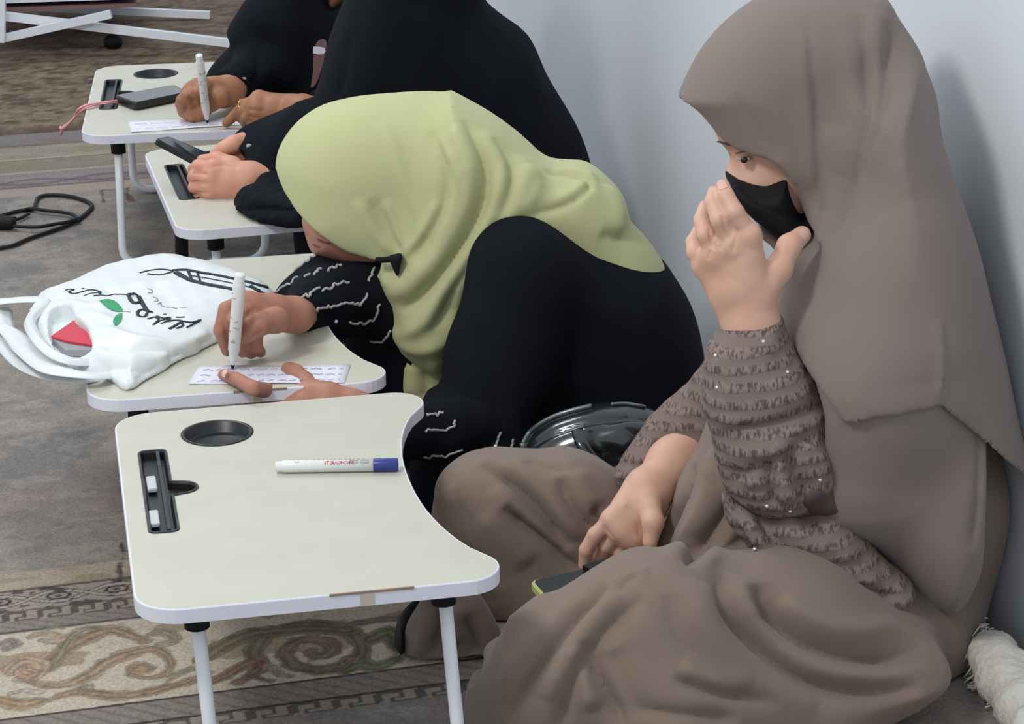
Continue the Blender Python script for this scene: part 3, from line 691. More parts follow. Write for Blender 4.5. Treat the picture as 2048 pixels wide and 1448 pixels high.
pp = sheet('paper_strip', PC, TZ+.0019, .0003, M['paper'], 'long paper strip with blue handwriting under the hand of the woman in green', 'paper')
scribble(pp, PC, TZ+.0037, 3, M['blueink'], 3)
PD = [(255, 243), (520, 232), (530, 247), (262, 265)]
pp = sheet('paper_strip', PD, TZ+.0019, .0003, M['paper'], 'paper strip on the furthest table beneath the marker tip', 'paper')
scribble(pp, PD, TZ+.0037, 2, M['pengrey'], 4, r=.0005)
# --- markers
def marker(tip, tail, r, label, capped=None, group='whiteboard markers'):
    """tip/tail: world points; white barrel, cone nose, nib; or a coloured cap at the tip end"""
    tip = np.array(tip); tail = np.array(tail); L = np.linalg.norm(tail-tip); z = (tail-tip)/L; x = np.cross(z, [0, 1, .2]); x /= np.linalg.norm(x); y = np.cross(z, x)
    R = np.stack([x, y, z], 1); t = empty('marker', tuple(tip), label, 'marker', group)
    def part(name, prof, m, parent, lab=None):
        V, F = lathe(prof, 20); V = V@R.T; o = lmesh(name, V, F, m, parent, label=lab); return o
    if capped:
        part('cap', [(0.0005, 0), (r*.92, .0005), (r, .002), (r, L*.20), (r*.98, L*.203), (.001, L*.203)], M['bluecap'], t, 'blue cap')
        b = part('barrel', [(.001, L*.203), (r*.96, L*.204), (r*.96, L*.93), (r*.9, L*.94), (r*.82, L*.945), (r*.80, L*.995), (r*.7, L), (.0005, L)], M['penwhite'], t)
        return t, b, R, L
    b = part('barrel', [(r*.40, L*.055), (r*.52, L*.075), (r*.80, L*.16), (r*.90, L*.20), (r, L*.21), (r, L*.90), (r*.9, L*.91), (r*.84, L*.915), (r*.82, L*.992), (r*.7, L), (.0005, L)], M['penwhite'], t)
    part('nib', [(.0005, 0), (r*.25, .002), (r*.38, L*.056), (.0005, L*.057)], M['rubber'], t, 'dark felt nib')
    # grey print running round the barrel
    parts = []; rs = np.random.RandomState(int(L*1e6) % 999)
    for k in range(26):
        s = L*(.30+.55*rs.rand()); a0 = rs.rand()*6.28; P = [R@np.array([(r+.0002)*math.cos(a0+i*.15), (r+.0002)*math.sin(a0+i*.15), s+i*.0012*(rs.rand()-.2)]) for i in range(5)]; parts.append(tube(P, .0005, 4))
    V, F = join(parts); lmesh('print', V, F, M['pengrey'], b)
    return t, b, R, L
rm = .0079
mA, bA, RA, LA = marker(onz(797, 929, TZ+rm+.0016), onz(551, 933, TZ+rm+.0016), rm, 'capped white marker with blue cap lying on the nearest table', True)
def ptext(spec, rows, m, name='print'):
    parts = []
    for (s, a, P) in spec:
        Q = [RA@np.array([(rm*.97+.0003)*math.cos(a0), (rm*.97+.0003)*math.sin(a0), z]) for z, a0 in P]; parts.append(tube(Q, rows, 4, flat=.5))
    V, F = join(parts); lmesh(name, V, F, m, bA)
# angle on the barrel that faces up and towards the camera
up = RA.T@np.array([0, -.45, .89]); a0 = math.atan2(up[1], up[0]); sg = 1 if (RA@np.array([math.cos(a0+.2), math.sin(a0+.2), 0]))[2] > (RA@np.array([math.cos(a0-.2), math.sin(a0-.2), 0]))[2] else -1
sp = []; rs = np.random.RandomState(5); z = LA*.36
GL = [[(0, -1), (0, 1)], [(0, 1), (1, 0), (0, -1)], [(0, -1), (.5, 1), (1, -1)], [(1, 1), (0, .6), (1, -.4), (0, -1)], [(0, -1), (0, 1), (1, -1), (1, 1)], [(0, 1), (1, 1), (.5, 1), (.5, -1)], [(0, -1), (0, 1), (1, .6), (0, .1), (1, -1)]]
for k in (3, 4, 1, 4, 2, 6, 5, 0):
    g = GL[k]; sp.append((0, 0, [(z+q[0]*.0034, a0-sg*.25+q[1]*.26) for q in g])); z += .0049
ptext(sp, .0006, M['redink'])
sp = []
z = LA*.27
while z < LA*.86:
    n = rs.randint(2, 5); sp.append((0, 0, [(z+i*.0012, a0+sg*(.55+.06*(rs.rand()-.5)*2)) for i in range(n)])); z += n*.0012+.0012
for z1 in (LA*.24, LA*.33): sp.append((0, 0, [(z1, a0-sg*.35), (z1+.009, a0-sg*.35), (z1+.009, a0+sg*.1), (z1, a0+sg*.1), (z1, a0-sg*.35)]))
sp.append((0, 0, [(LA*.80, a0-.12), (LA*.80+.002, a0+.12), (LA*.80+.004, a0-.12), (LA*.80+.006, a0+.12)]))
ptext(sp, .00035, M['pengrey'], 'small_print')
marker(onz(465, 738, TZ+.003), onz(480, 548, TZ+.146), .0082, 'uncapped white marker writing on the paper, held by the woman in green')
marker(onz(415, 246, TZ+.003), onz(398, 110, TZ+.146), .0080, 'uncapped white marker held above the furthest table')
# --- flat slabs (telephones)
def slab(name, c4, th, mtop, mside, label, cat, rnd=.010, down=True, lift=.0006):
    """rounded slab over four world corners (a,b,c,d around)"""
    c4 = [np.asarray(p, float) for p in c4]; ctr = sum(c4)/4; n = np.cross(c4[1]-c4[0], c4[3]-c4[0]); n /= np.linalg.norm(n); n = n if n[2] > 0 else -n
    P = []
    for i in range(4):
        p = c4[i]; a = c4[i-1]-p; b = c4[(i+1) % 4]-p; a /= np.linalg.norm(a); b /= np.linalg.norm(b)
        for k in range(6):
            t = k/5; P.append(p+a*rnd*(1-t)**2+b*rnd*t**2)
    P = np.array(P); m = len(P); ins = lambda d: P+(ctr-P)/np.linalg.norm(ctr-P, axis=1)[:, None]*d
    R0 = [ins(.0012)-n*th, P-n*(th-.0012), P-n*.0012, ins(.0012)]; V = np.concatenate(R0); F = []
    for r in range(3): F += [(r*m+i, r*m+(i+1) % m, (r+1)*m+(i+1) % m, (r+1)*m+i) for i in range(m)]
    F += [tuple(range(m))[::-1], tuple(range(3*m, 4*m))]
    t = empty(name, tuple(ctr-n*th), label, cat, 'mobile phones')
    mk('case', V, F, mside, t, smooth=False)
    S = ins(.004)+n*lift; S2 = ins(.004)-n*.0004; V = np.concatenate([S2, S]); F = [(i, (i+1) % m, m+(i+1) % m, m+i) for i in range(m)]+[tuple(range(m, 2*m))]
    mk('screen', V, F, mtop, t, smooth=False); return t, n, ctr
ph4, n4, c4_ = slab('mobile_phone', [onz(228, 191, .288), onz(348, 169, .288), onz(376, 184, .288), onz(270, 206, .288)], .013, M['phoneglass'], M['blackplastic'], 'dark mobile phone lying on the furthest table with a pink wrist strap', 'phone')
st = [onz(238, 204, .276), onz(215, 206, .278), onz(195, 209, .276), onz(176, 213, .277), onz(160, 222, .268), onz(148, 236, .245), onz(136, 248, .225), onz(124, 257, .21)]
V1, F1 = tube(rounded(st, 5), .0045, 8, flat=.5); st2 = [p+np.array([.004*math.sin(i*1.3), 0, .003]) for i, p in enumerate(st)]; V2, F2 = tube(rounded(st2, 5), .0032, 8, flat=.6)
V, F = join([(V1, F1), (V2, F2), tube([st[-1]+np.array([-.005, 0, .003]), st[-1], st[-1]+np.array([-.004, 0, -.012])], .0065, 8, flat=.5)]); mk('wrist_strap', V, F, M['pink'], ph4, label='pink fabric wrist strap')
yc = 3.93
slab('mobile_phone', [at(311, 277, yc+.02), at(420, 335, yc+.02), at(445, 318, yc+.085), at(338, 272, yc+.085)], .010, M['phoneglass'], M['blackplastic'], 'dark phone held edge-on by two hands above the third table', 'phone')
a, b, d = onz(1059, 1162, .160), onz(1300, 1108, .160), onz(1099, 1207, .160); 
phA, nA, cA = slab('mobile_phone', [a, b, b+(d-a), d], .010, M['glassdark'], M['lime'], 'phone with lime green edge on the lap of the woman in brown', 'phone')
P = np.array([onz(q[0], q[1], .168) for q in [(1165, 1131), (1200, 1120), (1240, 1112), (1290, 1104), (1325, 1112), (1350, 1135), (1330, 1150), (1290, 1156), (1210, 1150)]]); P2 = P-[0, 0, .006]; n_ = len(P); mk('folio_cover', np.concatenate([P2, P]), [tuple(range(n_))[::-1], tuple(range(n_, 2*n_))]+[(i, (i+1) % n_, n_+(i+1) % n_, n_+i) for i in range(n_)], M['rubber'], phA, smooth=False, label='black cover flap')
# --- folding frame at the far left
t = empty('folding_table', tuple(onz(150, 82, 0)), 'white folding table with crossed legs at the far left, behind the furthest table', 'table')
def bar(name, a, b, wz, wy, m, parent):
    a = np.array(a); b = np.array(b); d = (b-a)/np.linalg.norm(b-a); n = np.cross(d, [0, 1, 0]); n /= np.linalg.norm(n); q = np.array([0, 1, 0])
    V = [p+n*s*wz/2+q*t_*wy/2 for p in (a, b) for s, t_ in ((-1, -1), (1, -1), (1, 1), (-1, 1))]
    return mk(name, V, [(0, 1, 2, 3), (7, 6, 5, 4), (0, 4, 5, 1), (1, 5, 6, 2), (2, 6, 7, 3), (3, 7, 4, 0)], m, parent, smooth=False)
b1 = bar('leg', at(-8, 30, 6.25), at(462, 86, 6.25), .021, .02, M['tube'], t); b2 = bar('leg', at(8, 76, 6.22), at(222, 28, 6.22), .020, .02, M['tube'], t)
bar('leg', at(4, -30, 6.20), at(2, 84, 6.20), .020, .02, M['tube'], t)
bar('leg', at(-8, 10, 6.75), at(420, 30, 6.75), .020, .02, M['tube'], t)
V = [at(-60, 9, 6.3)+np.array([0, 0, .0]), at(272, -2, 6.3), at(262, -60, 6.9), at(-60, -60, 6.9)]; V = V+[p+np.array([0, 0, .018]) for p in V]
mk('tabletop', V, BOX, M['band'], t, smooth=False); V = [p-np.array([0, 0, .022]) for p in V[:4]]+[p-np.array([0, 0, .012]) for p in V[:4]]; mk('apron', V, BOX, M['pinkcloth'], t, smooth=False, label='dark mauve line under the tabletop')
v = Vol(onz(226, 84, .018)-.04, onz(226, 84, .018)+.04, .004); v.ell(onz(226, 84, .018), (.026, .022, .022), 0); v.clip(.002); o = mk('floor_stopper', *v.mesh(), M['rubber']); tag(o, 'dark round stopper on the rug under the crossed white legs', 'stopper')
# --- cable
def fl(L, z=.006): return rounded([onz(q[0], q[1], z) for q in L], 6)
t = empty('power_cable', tuple(onz(60, 430, 0)), 'thin black cable looped on the carpet at the left, beside its plug', 'cable')
V, F = join([tube(fl([(-30, 437), (0, 432), (37, 422), (65, 418), (71, 407), (76, 396), (90, 391), (112, 390), (142, 393), (164, 399), (178, 405), (184, 413), (172, 427), (153, 441), (131, 452), (97, 464), (56, 478), (22, 492), (-30, 500)]), .0042, 8),
             tube(fl([(50, 419), (65, 417), (90, 421), (112, 423), (138, 427), (150, 432), (158, 441)], .010), .0038, 8), tube(fl([(20, 450), (37, 453), (75, 454), (112, 448), (135, 444), (158, 437)], .012), .0038, 8), tube(fl([(24, 440), (40, 437), (58, 427)], .008), .0036, 8)])
mk('cord', V, F, M['cable'], t)
v = Vol(onz(12, 444, .015)-.06, onz(12, 444, .015)+.06, .003); v.cap(onz(-4, 444, .016), onz(20, 446, .016), .017, .013, .004); v.cap(onz(14, 440, .014), onz(30, 436, .012), .007, .004, .006); v.clip(.002); mk('plug', *v.mesh(), M['rubber'], t, label='black plug')
# --- slipper by the robe hem
def hpillow(v, pts, z0, Hu, Hd, R, k=.01, sm=3):
    P = np.array([onz(q[0], q[1], z0) for q in pts]); P = rounded(np.vstack([P, P[:1]]), sm)[:-1]; Q = P[:, :2]; X, Y = np.meshgrid(v.ax[0], v.ax[1], indexing='ij'); D = np.full(X.shape, 9.); ins = np.zeros(X.shape, bool); n = len(Q)
    for i in range(n):
        a = Q[i]; b = Q[(i+1) % n]; e = b-a; t = np.clip(((X-a[0])*e[0]+(Y-a[1])*e[1])/(e@e+1e-12), 0, 1); D = np.minimum(D, np.hypot(X-a[0]-t*e[0], Y-a[1]-t*e[1])); ins ^= ((a[1] > Y) != (b[1] > Y)) & (X < (b[0]-a[0])*(Y-a[1])/(b[1]-a[1]+1e-12)+a[0])
    D = np.where(ins, -D, D); dz = v.ax[2][None, None, :]-z0; H = np.where(dz > 0, Hu, Hd); d = np.sqrt(np.maximum(D+R, 0)[:, :, None]**2+(dz*R/H)**2)-R
    v.blend((slice(None),)*3, d.astype(np.float32), k); return D
c = onz(816, 1260, 0); v = Vol(c-[.08, .16, .01], c+[.08, .16, .06], .003); hpillow(v, [(820, 1225), (838, 1214), (844, 1226), (830, 1262), (812, 1296), (801, 1304), (790, 1288), (794, 1254)], .012, .022, .010, .012, 0)
o = mk('slipper', *v.mesh(), M['rubber']); tag(o, 'black slipper on the carpet at the brown robe hem, right of the left table leg', 'slipper')
# --- white wool roll along the wall
v = Vol((.50, 2.1, -.005), (.86, 2.80, .12), .0045)
e1 = onz(1984, 1312, .028); 
v.chain([e1+[.004, .012, 0], e1, onz(2012, 1352, .03), onz(2050, 1410, .03), onz(2080, 1480, .03), onz(2160, 1600, .03)], [.018, .026, .030, .031, .03, .03], k=.02); v.clip(.003, .004)
V, F = v.mesh(); s = Surf(V, F, 2); s.wob(.0022, 55, 4); s.wob(.001, 150, 6); t = empty('wool_roll', tuple(onz(2020, 1380, 0)), 'shaggy white wool roll along the foot of the wall, bottom right corner', 'textile roll'); s.obj('roll', M['fringe'], t)
parts = []; rs = np.random.RandomState(8)
for i in range(420):
    y = rs.uniform(2.2, 2.79); x = .575-.268*(y-2.747)+rs.uniform(-.03, .0); a0 = rs.uniform(0, .6); L = rs.uniform(.02, .05); P = [np.array([x, y, .057-.03*rs.rand()])]
    for k in range(5): P.append(P[-1]+np.array([-L/5*(.9+.3*rs.randn()*.4), L/8*rs.randn()*.6-.002, -.011*(k > 0)*(1+.3*rs.randn())])); P[-1][2] = max(P[-1][2], .006)
    parts.append(tube(P, .0013, 4))
V, F = join(parts); mk('fringe', V, F, M['fringe'], t, kind='stuff', label='loose white wool strands')
# --- black bag between the two women
bg = empty('handbag', (.16, 3.06, 0), 'glossy black handbag with silver piping between the two nearest women', 'bag')
v = Vol((-.12, 2.92, -.01), (.36, 3.24, .30), .004)
v.pillow([(1040, 902), (1047, 884), (1078, 852), (1120, 829), (1180, 812), (1240, 808), (1292, 815), (1328, 838), (1345, 880), (1350, 960), (1345, 1080), (1330, 1150), (1050, 1150), (1030, 1080), (1030, 960)], 3.09, .062, .05, R=.05, k=0)
BS = garment(v, 2, [([(1050, 905), (1100, 870), (1180, 845), (1260, 838), (1320, 850)], .006, -.005), ([(1175, 850), (1170, 880), (1185, 910)], .006, .004), ([(1210, 900), (1240, 915), (1275, 905)], .008, -.006), ([(1240, 840), (1260, 880), (1250, 910)], .02, .005)])
BS.obj('shell', M['bagblack'], bg)
ribbon_src = [([(1046, 893), (1060, 868), (1082, 850), (1110, 835), (1150, 822), (1184, 814)], .0035), ([(1222, 811), (1255, 810), (1290, 816)], .0025)]
for Lp, wd in ribbon_src:
    P = BS.line(Lp, 5, .002)
    if len(P) > 2: V, F = tube(P, wd, 8); mk('piping', V, F, M['chrome'], bg)
P = rounded([at(1155, 862, 3.02), at(1165, 890, 3.0), at(1190, 922, 2.99), at(1222, 943, 2.985), at(1262, 938, 2.985), at(1292, 908, 3.0), at(1305, 870, 3.02)], 6); V, F = tube(P, .0085, 10, flat=.6); mk('strap', V, F, M['bagblack'], bg, label='black carrying strap loop')
V, F = tube([at(1044, 886, 3.03), at(1047, 895, 3.03), at(1043, 903, 3.03)], .004, 8); mk('zip_pull', V, F, M['chrome'], bg, label='small silver zip pull')
# --- shopping bag
sb = empty('shopping_bag', tuple(onz(300, 660, TZ)), 'white plastic shopping bag with dark Persian lettering and green leaves on the second table', 'shopping bag')
c = onz(280, 660, TZ); v = Vol((-.76, 2.86, TZ-.03), (-.28, 3.62, TZ+.09), .0036)
hpillow(v, [(72, 604), (120, 592), (175, 565), (232, 548), (290, 536), (345, 530), (430, 545), (500, 568), (545, 588), (548, 606), (500, 640), (440, 682), (380, 712), (300, 758), (258, 782), (236, 768), (205, 756), (150, 748), (110, 728), (78, 690), (62, 650)], TZ+.003, .034, .004, .06, k=0)
v.F = np.maximum(v.F, (TZ+.0012)-v.ax[2][None, None, :])
vb = v.copy(); 
hole = [(96, 640), (100, 624), (120, 616), (145, 620), (152, 640), (172, 655), (180, 668), (187, 690), (182, 702), (165, 707), (130, 700), (108, 684), (97, 662)]
Ph = np.array([onz(q[0], q[1], TZ+.028) for q in hole])[:, :2]; X, Y = np.meshgrid(v.ax[0], v.ax[1], indexing='ij'); D = np.full(X.shape, 9.); ins = np.zeros(X.shape, bool)
for i in range(len(Ph)):
    a = Ph[i]; b = Ph[(i+1) % len(Ph)]; e = b-a; tt = np.clip(((X-a[0])*e[0]+(Y-a[1])*e[1])/(e@e+1e-12), 0, 1); D = np.minimum(D, np.hypot(X-a[0]-tt*e[0], Y-a[1]-tt*e[1])); ins ^= ((a[1] > Y) != (b[1] > Y)) & (X < (b[0]-a[0])*(Y-a[1])/(b[1]-a[1]+1e-12)+a[0])
D = np.where(ins, -D, D)
v.F = np.maximum(v.F, np.minimum(-D[:, :, None], v.ax[2][None, None, :]-(TZ+.010))).astype(np.float32)
PB = Surf(*v.mesh(), 2); PB.wob(.0009, 45, 9)
PB.folds([([(150, 600), (260, 570), (400, 560)], .010, .003), ([(190, 650), (280, 680), (360, 690), (400, 700)], .008, .006), ([(200, 690), (290, 700), (360, 706)], .010, -.005), ([(190, 720), (260, 716), (340, 722)], .009, .005), ([(200, 742), (250, 735), (300, 745)], .006, -.005), ([(430, 672), (380, 696), (330, 722), (270, 762)], .005, -.005), ([(420, 668), (370, 690), (310, 722)], .006, .005),
          ([(215, 742), (235, 760), (255, 778)], .006, .005), ([(250, 745), (262, 765)], .004, -.004), ([(130, 600), (180, 610), (230, 600)], .008, .003), ([(160, 625), (200, 632), (240, 650)], .007, .004), ([(300, 560), (340, 600), (350, 660)], .012, -.002), ([(200, 580), (260, 590), (330, 580)], .008, -.003), ([(185, 700), (210, 712), (240, 715)], .006, .004)])
PB.obj('film', M['pbag'], sb)
def bandribbon(name, pts, wd, parent, m, flat=.22, label=None):
    P = rounded([onz(q[0], q[1], q[2]) for q in pts], 5); ww = np.interp(np.linspace(0, 1, len(P)), np.linspace(0, 1, len(wd)), wd)
    # lies flat: build a strip with thickness and a little crumple
    T = np.gradient(P, axis=0); T /= np.linalg.norm(T, axis=1)[:, None]; V = []; F = []; n = len(P); S = np.cross(T, [0, .25, 1.]); S /= np.linalg.norm(S, axis=1)[:, None]; U = np.cross(S, T); k = 7
    for i in range(n):
        for j in range(k):
            s = j/(k-1)*2-1; V.append(P[i]+S[i]*ww[i]*s+U[i]*(.0014*math.sin(j*2.1+i*.35)+.007*(1-s*s)))
        for j in range(k):
            s = 1-j/(k-1)*2; V.append(P[i]+S[i]*ww[i]*s+U[i]*(.0014*math.sin((k-1-j)*2.1+i*.35)+.007*(1-s*s)-.0012))
    m2 = 2*k
    for i in range(n-1):
        for j in range(m2): F.append((i*m2+j, i*m2+(j+1) % m2, (i+1)*m2+(j+1) % m2, (i+1)*m2+j))
    return mk(name, V, F, m, parent, label=label)
bandribbon('handle', [(110, 604, .292), (60, 604, .286), (10, 606, .280), (-30, 614, .276), (-30, 640, .270), (20, 664, .272), (60, 700, .278), (110, 738, .284), (150, 752, .286), (200, 756, .282), (238, 748, .272)], [.010, .020, .022, .018, .014, .016, .022, .024, .018, .012, .003], sb, M['pbag'], label='upper bag handle loop')
bandribbon('handle', [(90, 640, .284), (70, 620, .292), (95, 608, .298), (60, 640, .298), (75, 680, .300), (105, 710, .298), (140, 725, .292), (185, 728, .284), (215, 722, .274)], [.003, .008, .009, .008, .009, .010, .009, .006, .002], sb, M['pbag'], label='bag handle edge round the opening')
bandribbon('handle', [(0, 622, .268), (6, 660, .262), (24, 700, .258), (60, 735, .262), (110, 758, .268), (160, 765, .272), (215, 755, .270), (250, 745, .268)], [.018, .016, .018, .016, .014, .010, .006, .002], sb, M['pbag'], label='lower bag handle loop')
# contents seen in the opening
bk = empty('book', tuple(onz(140, 675, TZ+.012)), 'red covered book showing in the opening of the shopping bag', 'book')
def flatpoly(name, pts, z, th, m, parent, label=None):
    P = np.array([onz(q[0], q[1], z) for q in pts]); Q = P.copy(); Q[:, 2] -= th; n = len(P); return mk(name, np.concatenate([Q, P]), [tuple(range(n))[::-1], tuple(range(n, 2*n))]+[(i, (i+1) % n, n+(i+1) % n, n+i) for i in range(n)], m, parent, smooth=False, label=label)
flatpoly('cover', [(102, 672), (148, 640), (157, 655), (178, 662), (188, 690), (135, 682)], TZ+.0235, .003, M['red'], bk)
flatpoly('pages', [(104, 676), (148, 645), (178, 664), (188, 692), (183, 700), (130, 700)], TZ+.020, .009, M['greybox'], bk)
# print on the bag
def rib(pts, r, m, parent, name='lettering', sc=4.6545, oy=540, conv=True):
    Lp = [(p[0]/sc, oy+p[1]/sc) for p in pts] if conv else pts; L = PB.line(Lp, 4, .0006)
    return tube(L, r, 6, flat=.3) if len(L) > 2 else None
ink = [([(1240, 225), (1190, 232), (1235, 310), (1310, 305), (1290, 245), (1240, 225)], .0034), ([(1290, 245), (1325, 310), (1365, 375), (1400, 392)], .0034), ([(1370, 385), (1320, 370), (1280, 400), (1300, 432), (1350, 432), (1375, 395), (1425, 398)], .0026),
       ([(1375, 458), (1440, 440), (1475, 462), (1425, 512)], .0022), ([(1425, 512), (1500, 470), (1580, 462), (1500, 500)], .0018), ([(1460, 430), (1520, 450), (1580, 445), (1560, 470)], .002), ([(1550, 480), (1620, 470), (1690, 480), (1575, 550)], .0024), ([(1640, 440), (1680, 442), (1720, 438)], .0016), ([(1520, 415), (1550, 413)], .0014), ([(1690, 490), (1700, 520), (1640, 545)], .002), ([(1700, 478), (1790, 488), (1870, 466), (1810, 505), (1735, 540)], .0024),
       ([(610, 190), (640, 180), (690, 182)], .0016), ([(690, 185), (640, 205), (690, 222), (760, 205), (850, 185), (930, 205), (925, 225)], .0018), ([(780, 242), (850, 218), (930, 212)], .0012), ([(870, 240), (930, 235), (1000, 240), (1060, 228), (1180, 228), (1240, 222)], .0013), ([(765, 172), (785, 176)], .0013)]
parts = [q for q in (rib(p, r, None, None) for p, r in ink) if q]; V, F = join(parts); mk('lettering', V, F, M['ink'], sb, label='dark printed Persian lettering')
for q in (rib(p, r, None, None) for p, r in [([(1370, 175), (1410, 185), (1415, 212), (1375, 212)], .0011), ([(1425, 255), (1460, 265), (1465, 292), (1435, 290)], .0011), ([(1470, 320), (1495, 305), (1500, 332), (1530, 345)], .001), ([(1545, 350), (1600, 350), (1650, 362)], .0008), ([(1680, 355), (1740, 352)], .0006)]):
    if q: mk('small_lettering', q[0], q[1], M['pengrey'], sb)
parts = [q for q in (rib(p, r, None, None, conv=False) for p, r in [([(280, 546), (300, 541), (325, 539), (345, 543), (320, 550), (295, 548)], .0022), ([(345, 541), (372, 540), (400, 545), (440, 552), (490, 563), (535, 575)], .0040), ([(352, 545), (375, 558), (400, 566), (450, 576), (505, 588), (540, 596)], .0052), ([(378, 551), (420, 558), (470, 568), (520, 580)], .0016), ([(376, 541), (384, 562)], .0022), ([(395, 547), (400, 562)], .0018), ([(500, 572), (530, 590), (548, 592)], .0045)]) if q]
V, F = join(parts); mk('lettering', V, F, M['ink'], sb, label='large dark lettering at the far edge of the bag')
parts = []
for Lf in ([(925, 290), (1000, 276), (1065, 294), (1115, 333), (1145, 385), (1080, 390), (1020, 370), (970, 330)], [(1140, 408), (1135, 455), (1110, 500), (1070, 520), (1053, 478), (1075, 435), (1110, 412)]):
    Pp = [PB.hit(p[0]/4.6545, 540+p[1]/4.6545) for p in rounded(np.array(Lf+[Lf[0]]), 3)[:-1]]; Pp = [p+n*.0012 for p, n in Pp if p is not None]; ctr = np.mean(Pp, 0); ctr = ctr+np.array([0, 0, .0016]); parts.append((np.array(Pp+[ctr]), [(i, (i+1) % len(Pp), len(Pp)) for i in range(len(Pp))]))
parts.append(rib([(1135, 395), (1170, 388), (1215, 395)], .0007, None, None)); V, F = join([p for p in parts if p]); mk('leaf_print', V, F, M['leaf'], sb, label='green printed pair of leaves')
# ------------------------------------------------------------------ PERSON A (brown khimar, nearest)
import time; _t = time.time()
pA = empty('person', tuple(np.array([.42, 2.78, 0.])), 'nearest person, in brown khimar and black face mask, sitting with one hand at the face', 'person')
lo, hi = (-.20, 2.28, -.01), (.72, 3.16, .90)
H = .0043
# robe: torso, seat, legs
v = Vol(lo, hi, H)
v.pillow([(1640, 480), (1800, 480), (1900, 640), (1985, 850), (2030, 960), (2020, 1060), (1985, 1150), (1950, 1240), (1930, 1330), (1800, 1400), (1560, 1400), (1440, 1250), (1420, 1000), (1500, 720)], 2.80, .12, .17, R=.10, k=.03)
# near (left) leg: hip -> knee -> foot tucked
v.chain([at(1780, 1290, 2.70), at(1560, 1270, 2.57), at(1300, 1262, 2.50), at(1120, 1330, 2.48)], [.10, .092, .082, .074], k=.06)
v.pillow([(938, 1350), (960, 1318), (1010, 1290), (1065, 1254), (1120, 1222), (1200, 1180), (1300, 1152), (1400, 1152), (1500, 1170), (1700, 1230), (1860, 1290), (1900, 1340), (1868, 1380), (1812, 1418), (1726, 1450), (1500, 1560), (1200, 1620), (1000, 1600), (930, 1450)], 2.54, .085, .12, R=.085, k=.04)
v.chain([at(1130, 1400, 2.47), at(1350, 1430, 2.44), at(1600, 1430, 2.50)], [.055, .05, .06], k=.07)
# far (right) leg: raised knee and shin
v.pillow([(868, 1000), (872, 970), (895, 940), (930, 917), (985, 905), (1040, 908), (1085, 912), (1140, 906), (1200, 925), (1260, 970), (1320, 1040), (1380, 1120), (1300, 1220), (1120, 1260), (1010, 1330), (960, 1330), (925, 1240), (890, 1140), (862, 1060)], 2.87, .060, .10, R=.075, k=.05)
# robe hem hanging by the table leg
v.pillow([(868, 1130), (960, 1190), (1010, 1290), (960, 1380), (930, 1400), (880, 1392), (845, 1400), (806, 1422), (800, 1400), (803, 1310), (815, 1250), (838, 1210), (850, 1160)], 2.74, .035, .05, R=.035, k=.03)
v.pillow([(800, 1440), (812, 1405), (850, 1392), (905, 1385), (960, 1372), (1010, 1400), (1000, 1480), (900, 1500), (815, 1490)], 2.66, .05, .05, R=.03, k=.02)
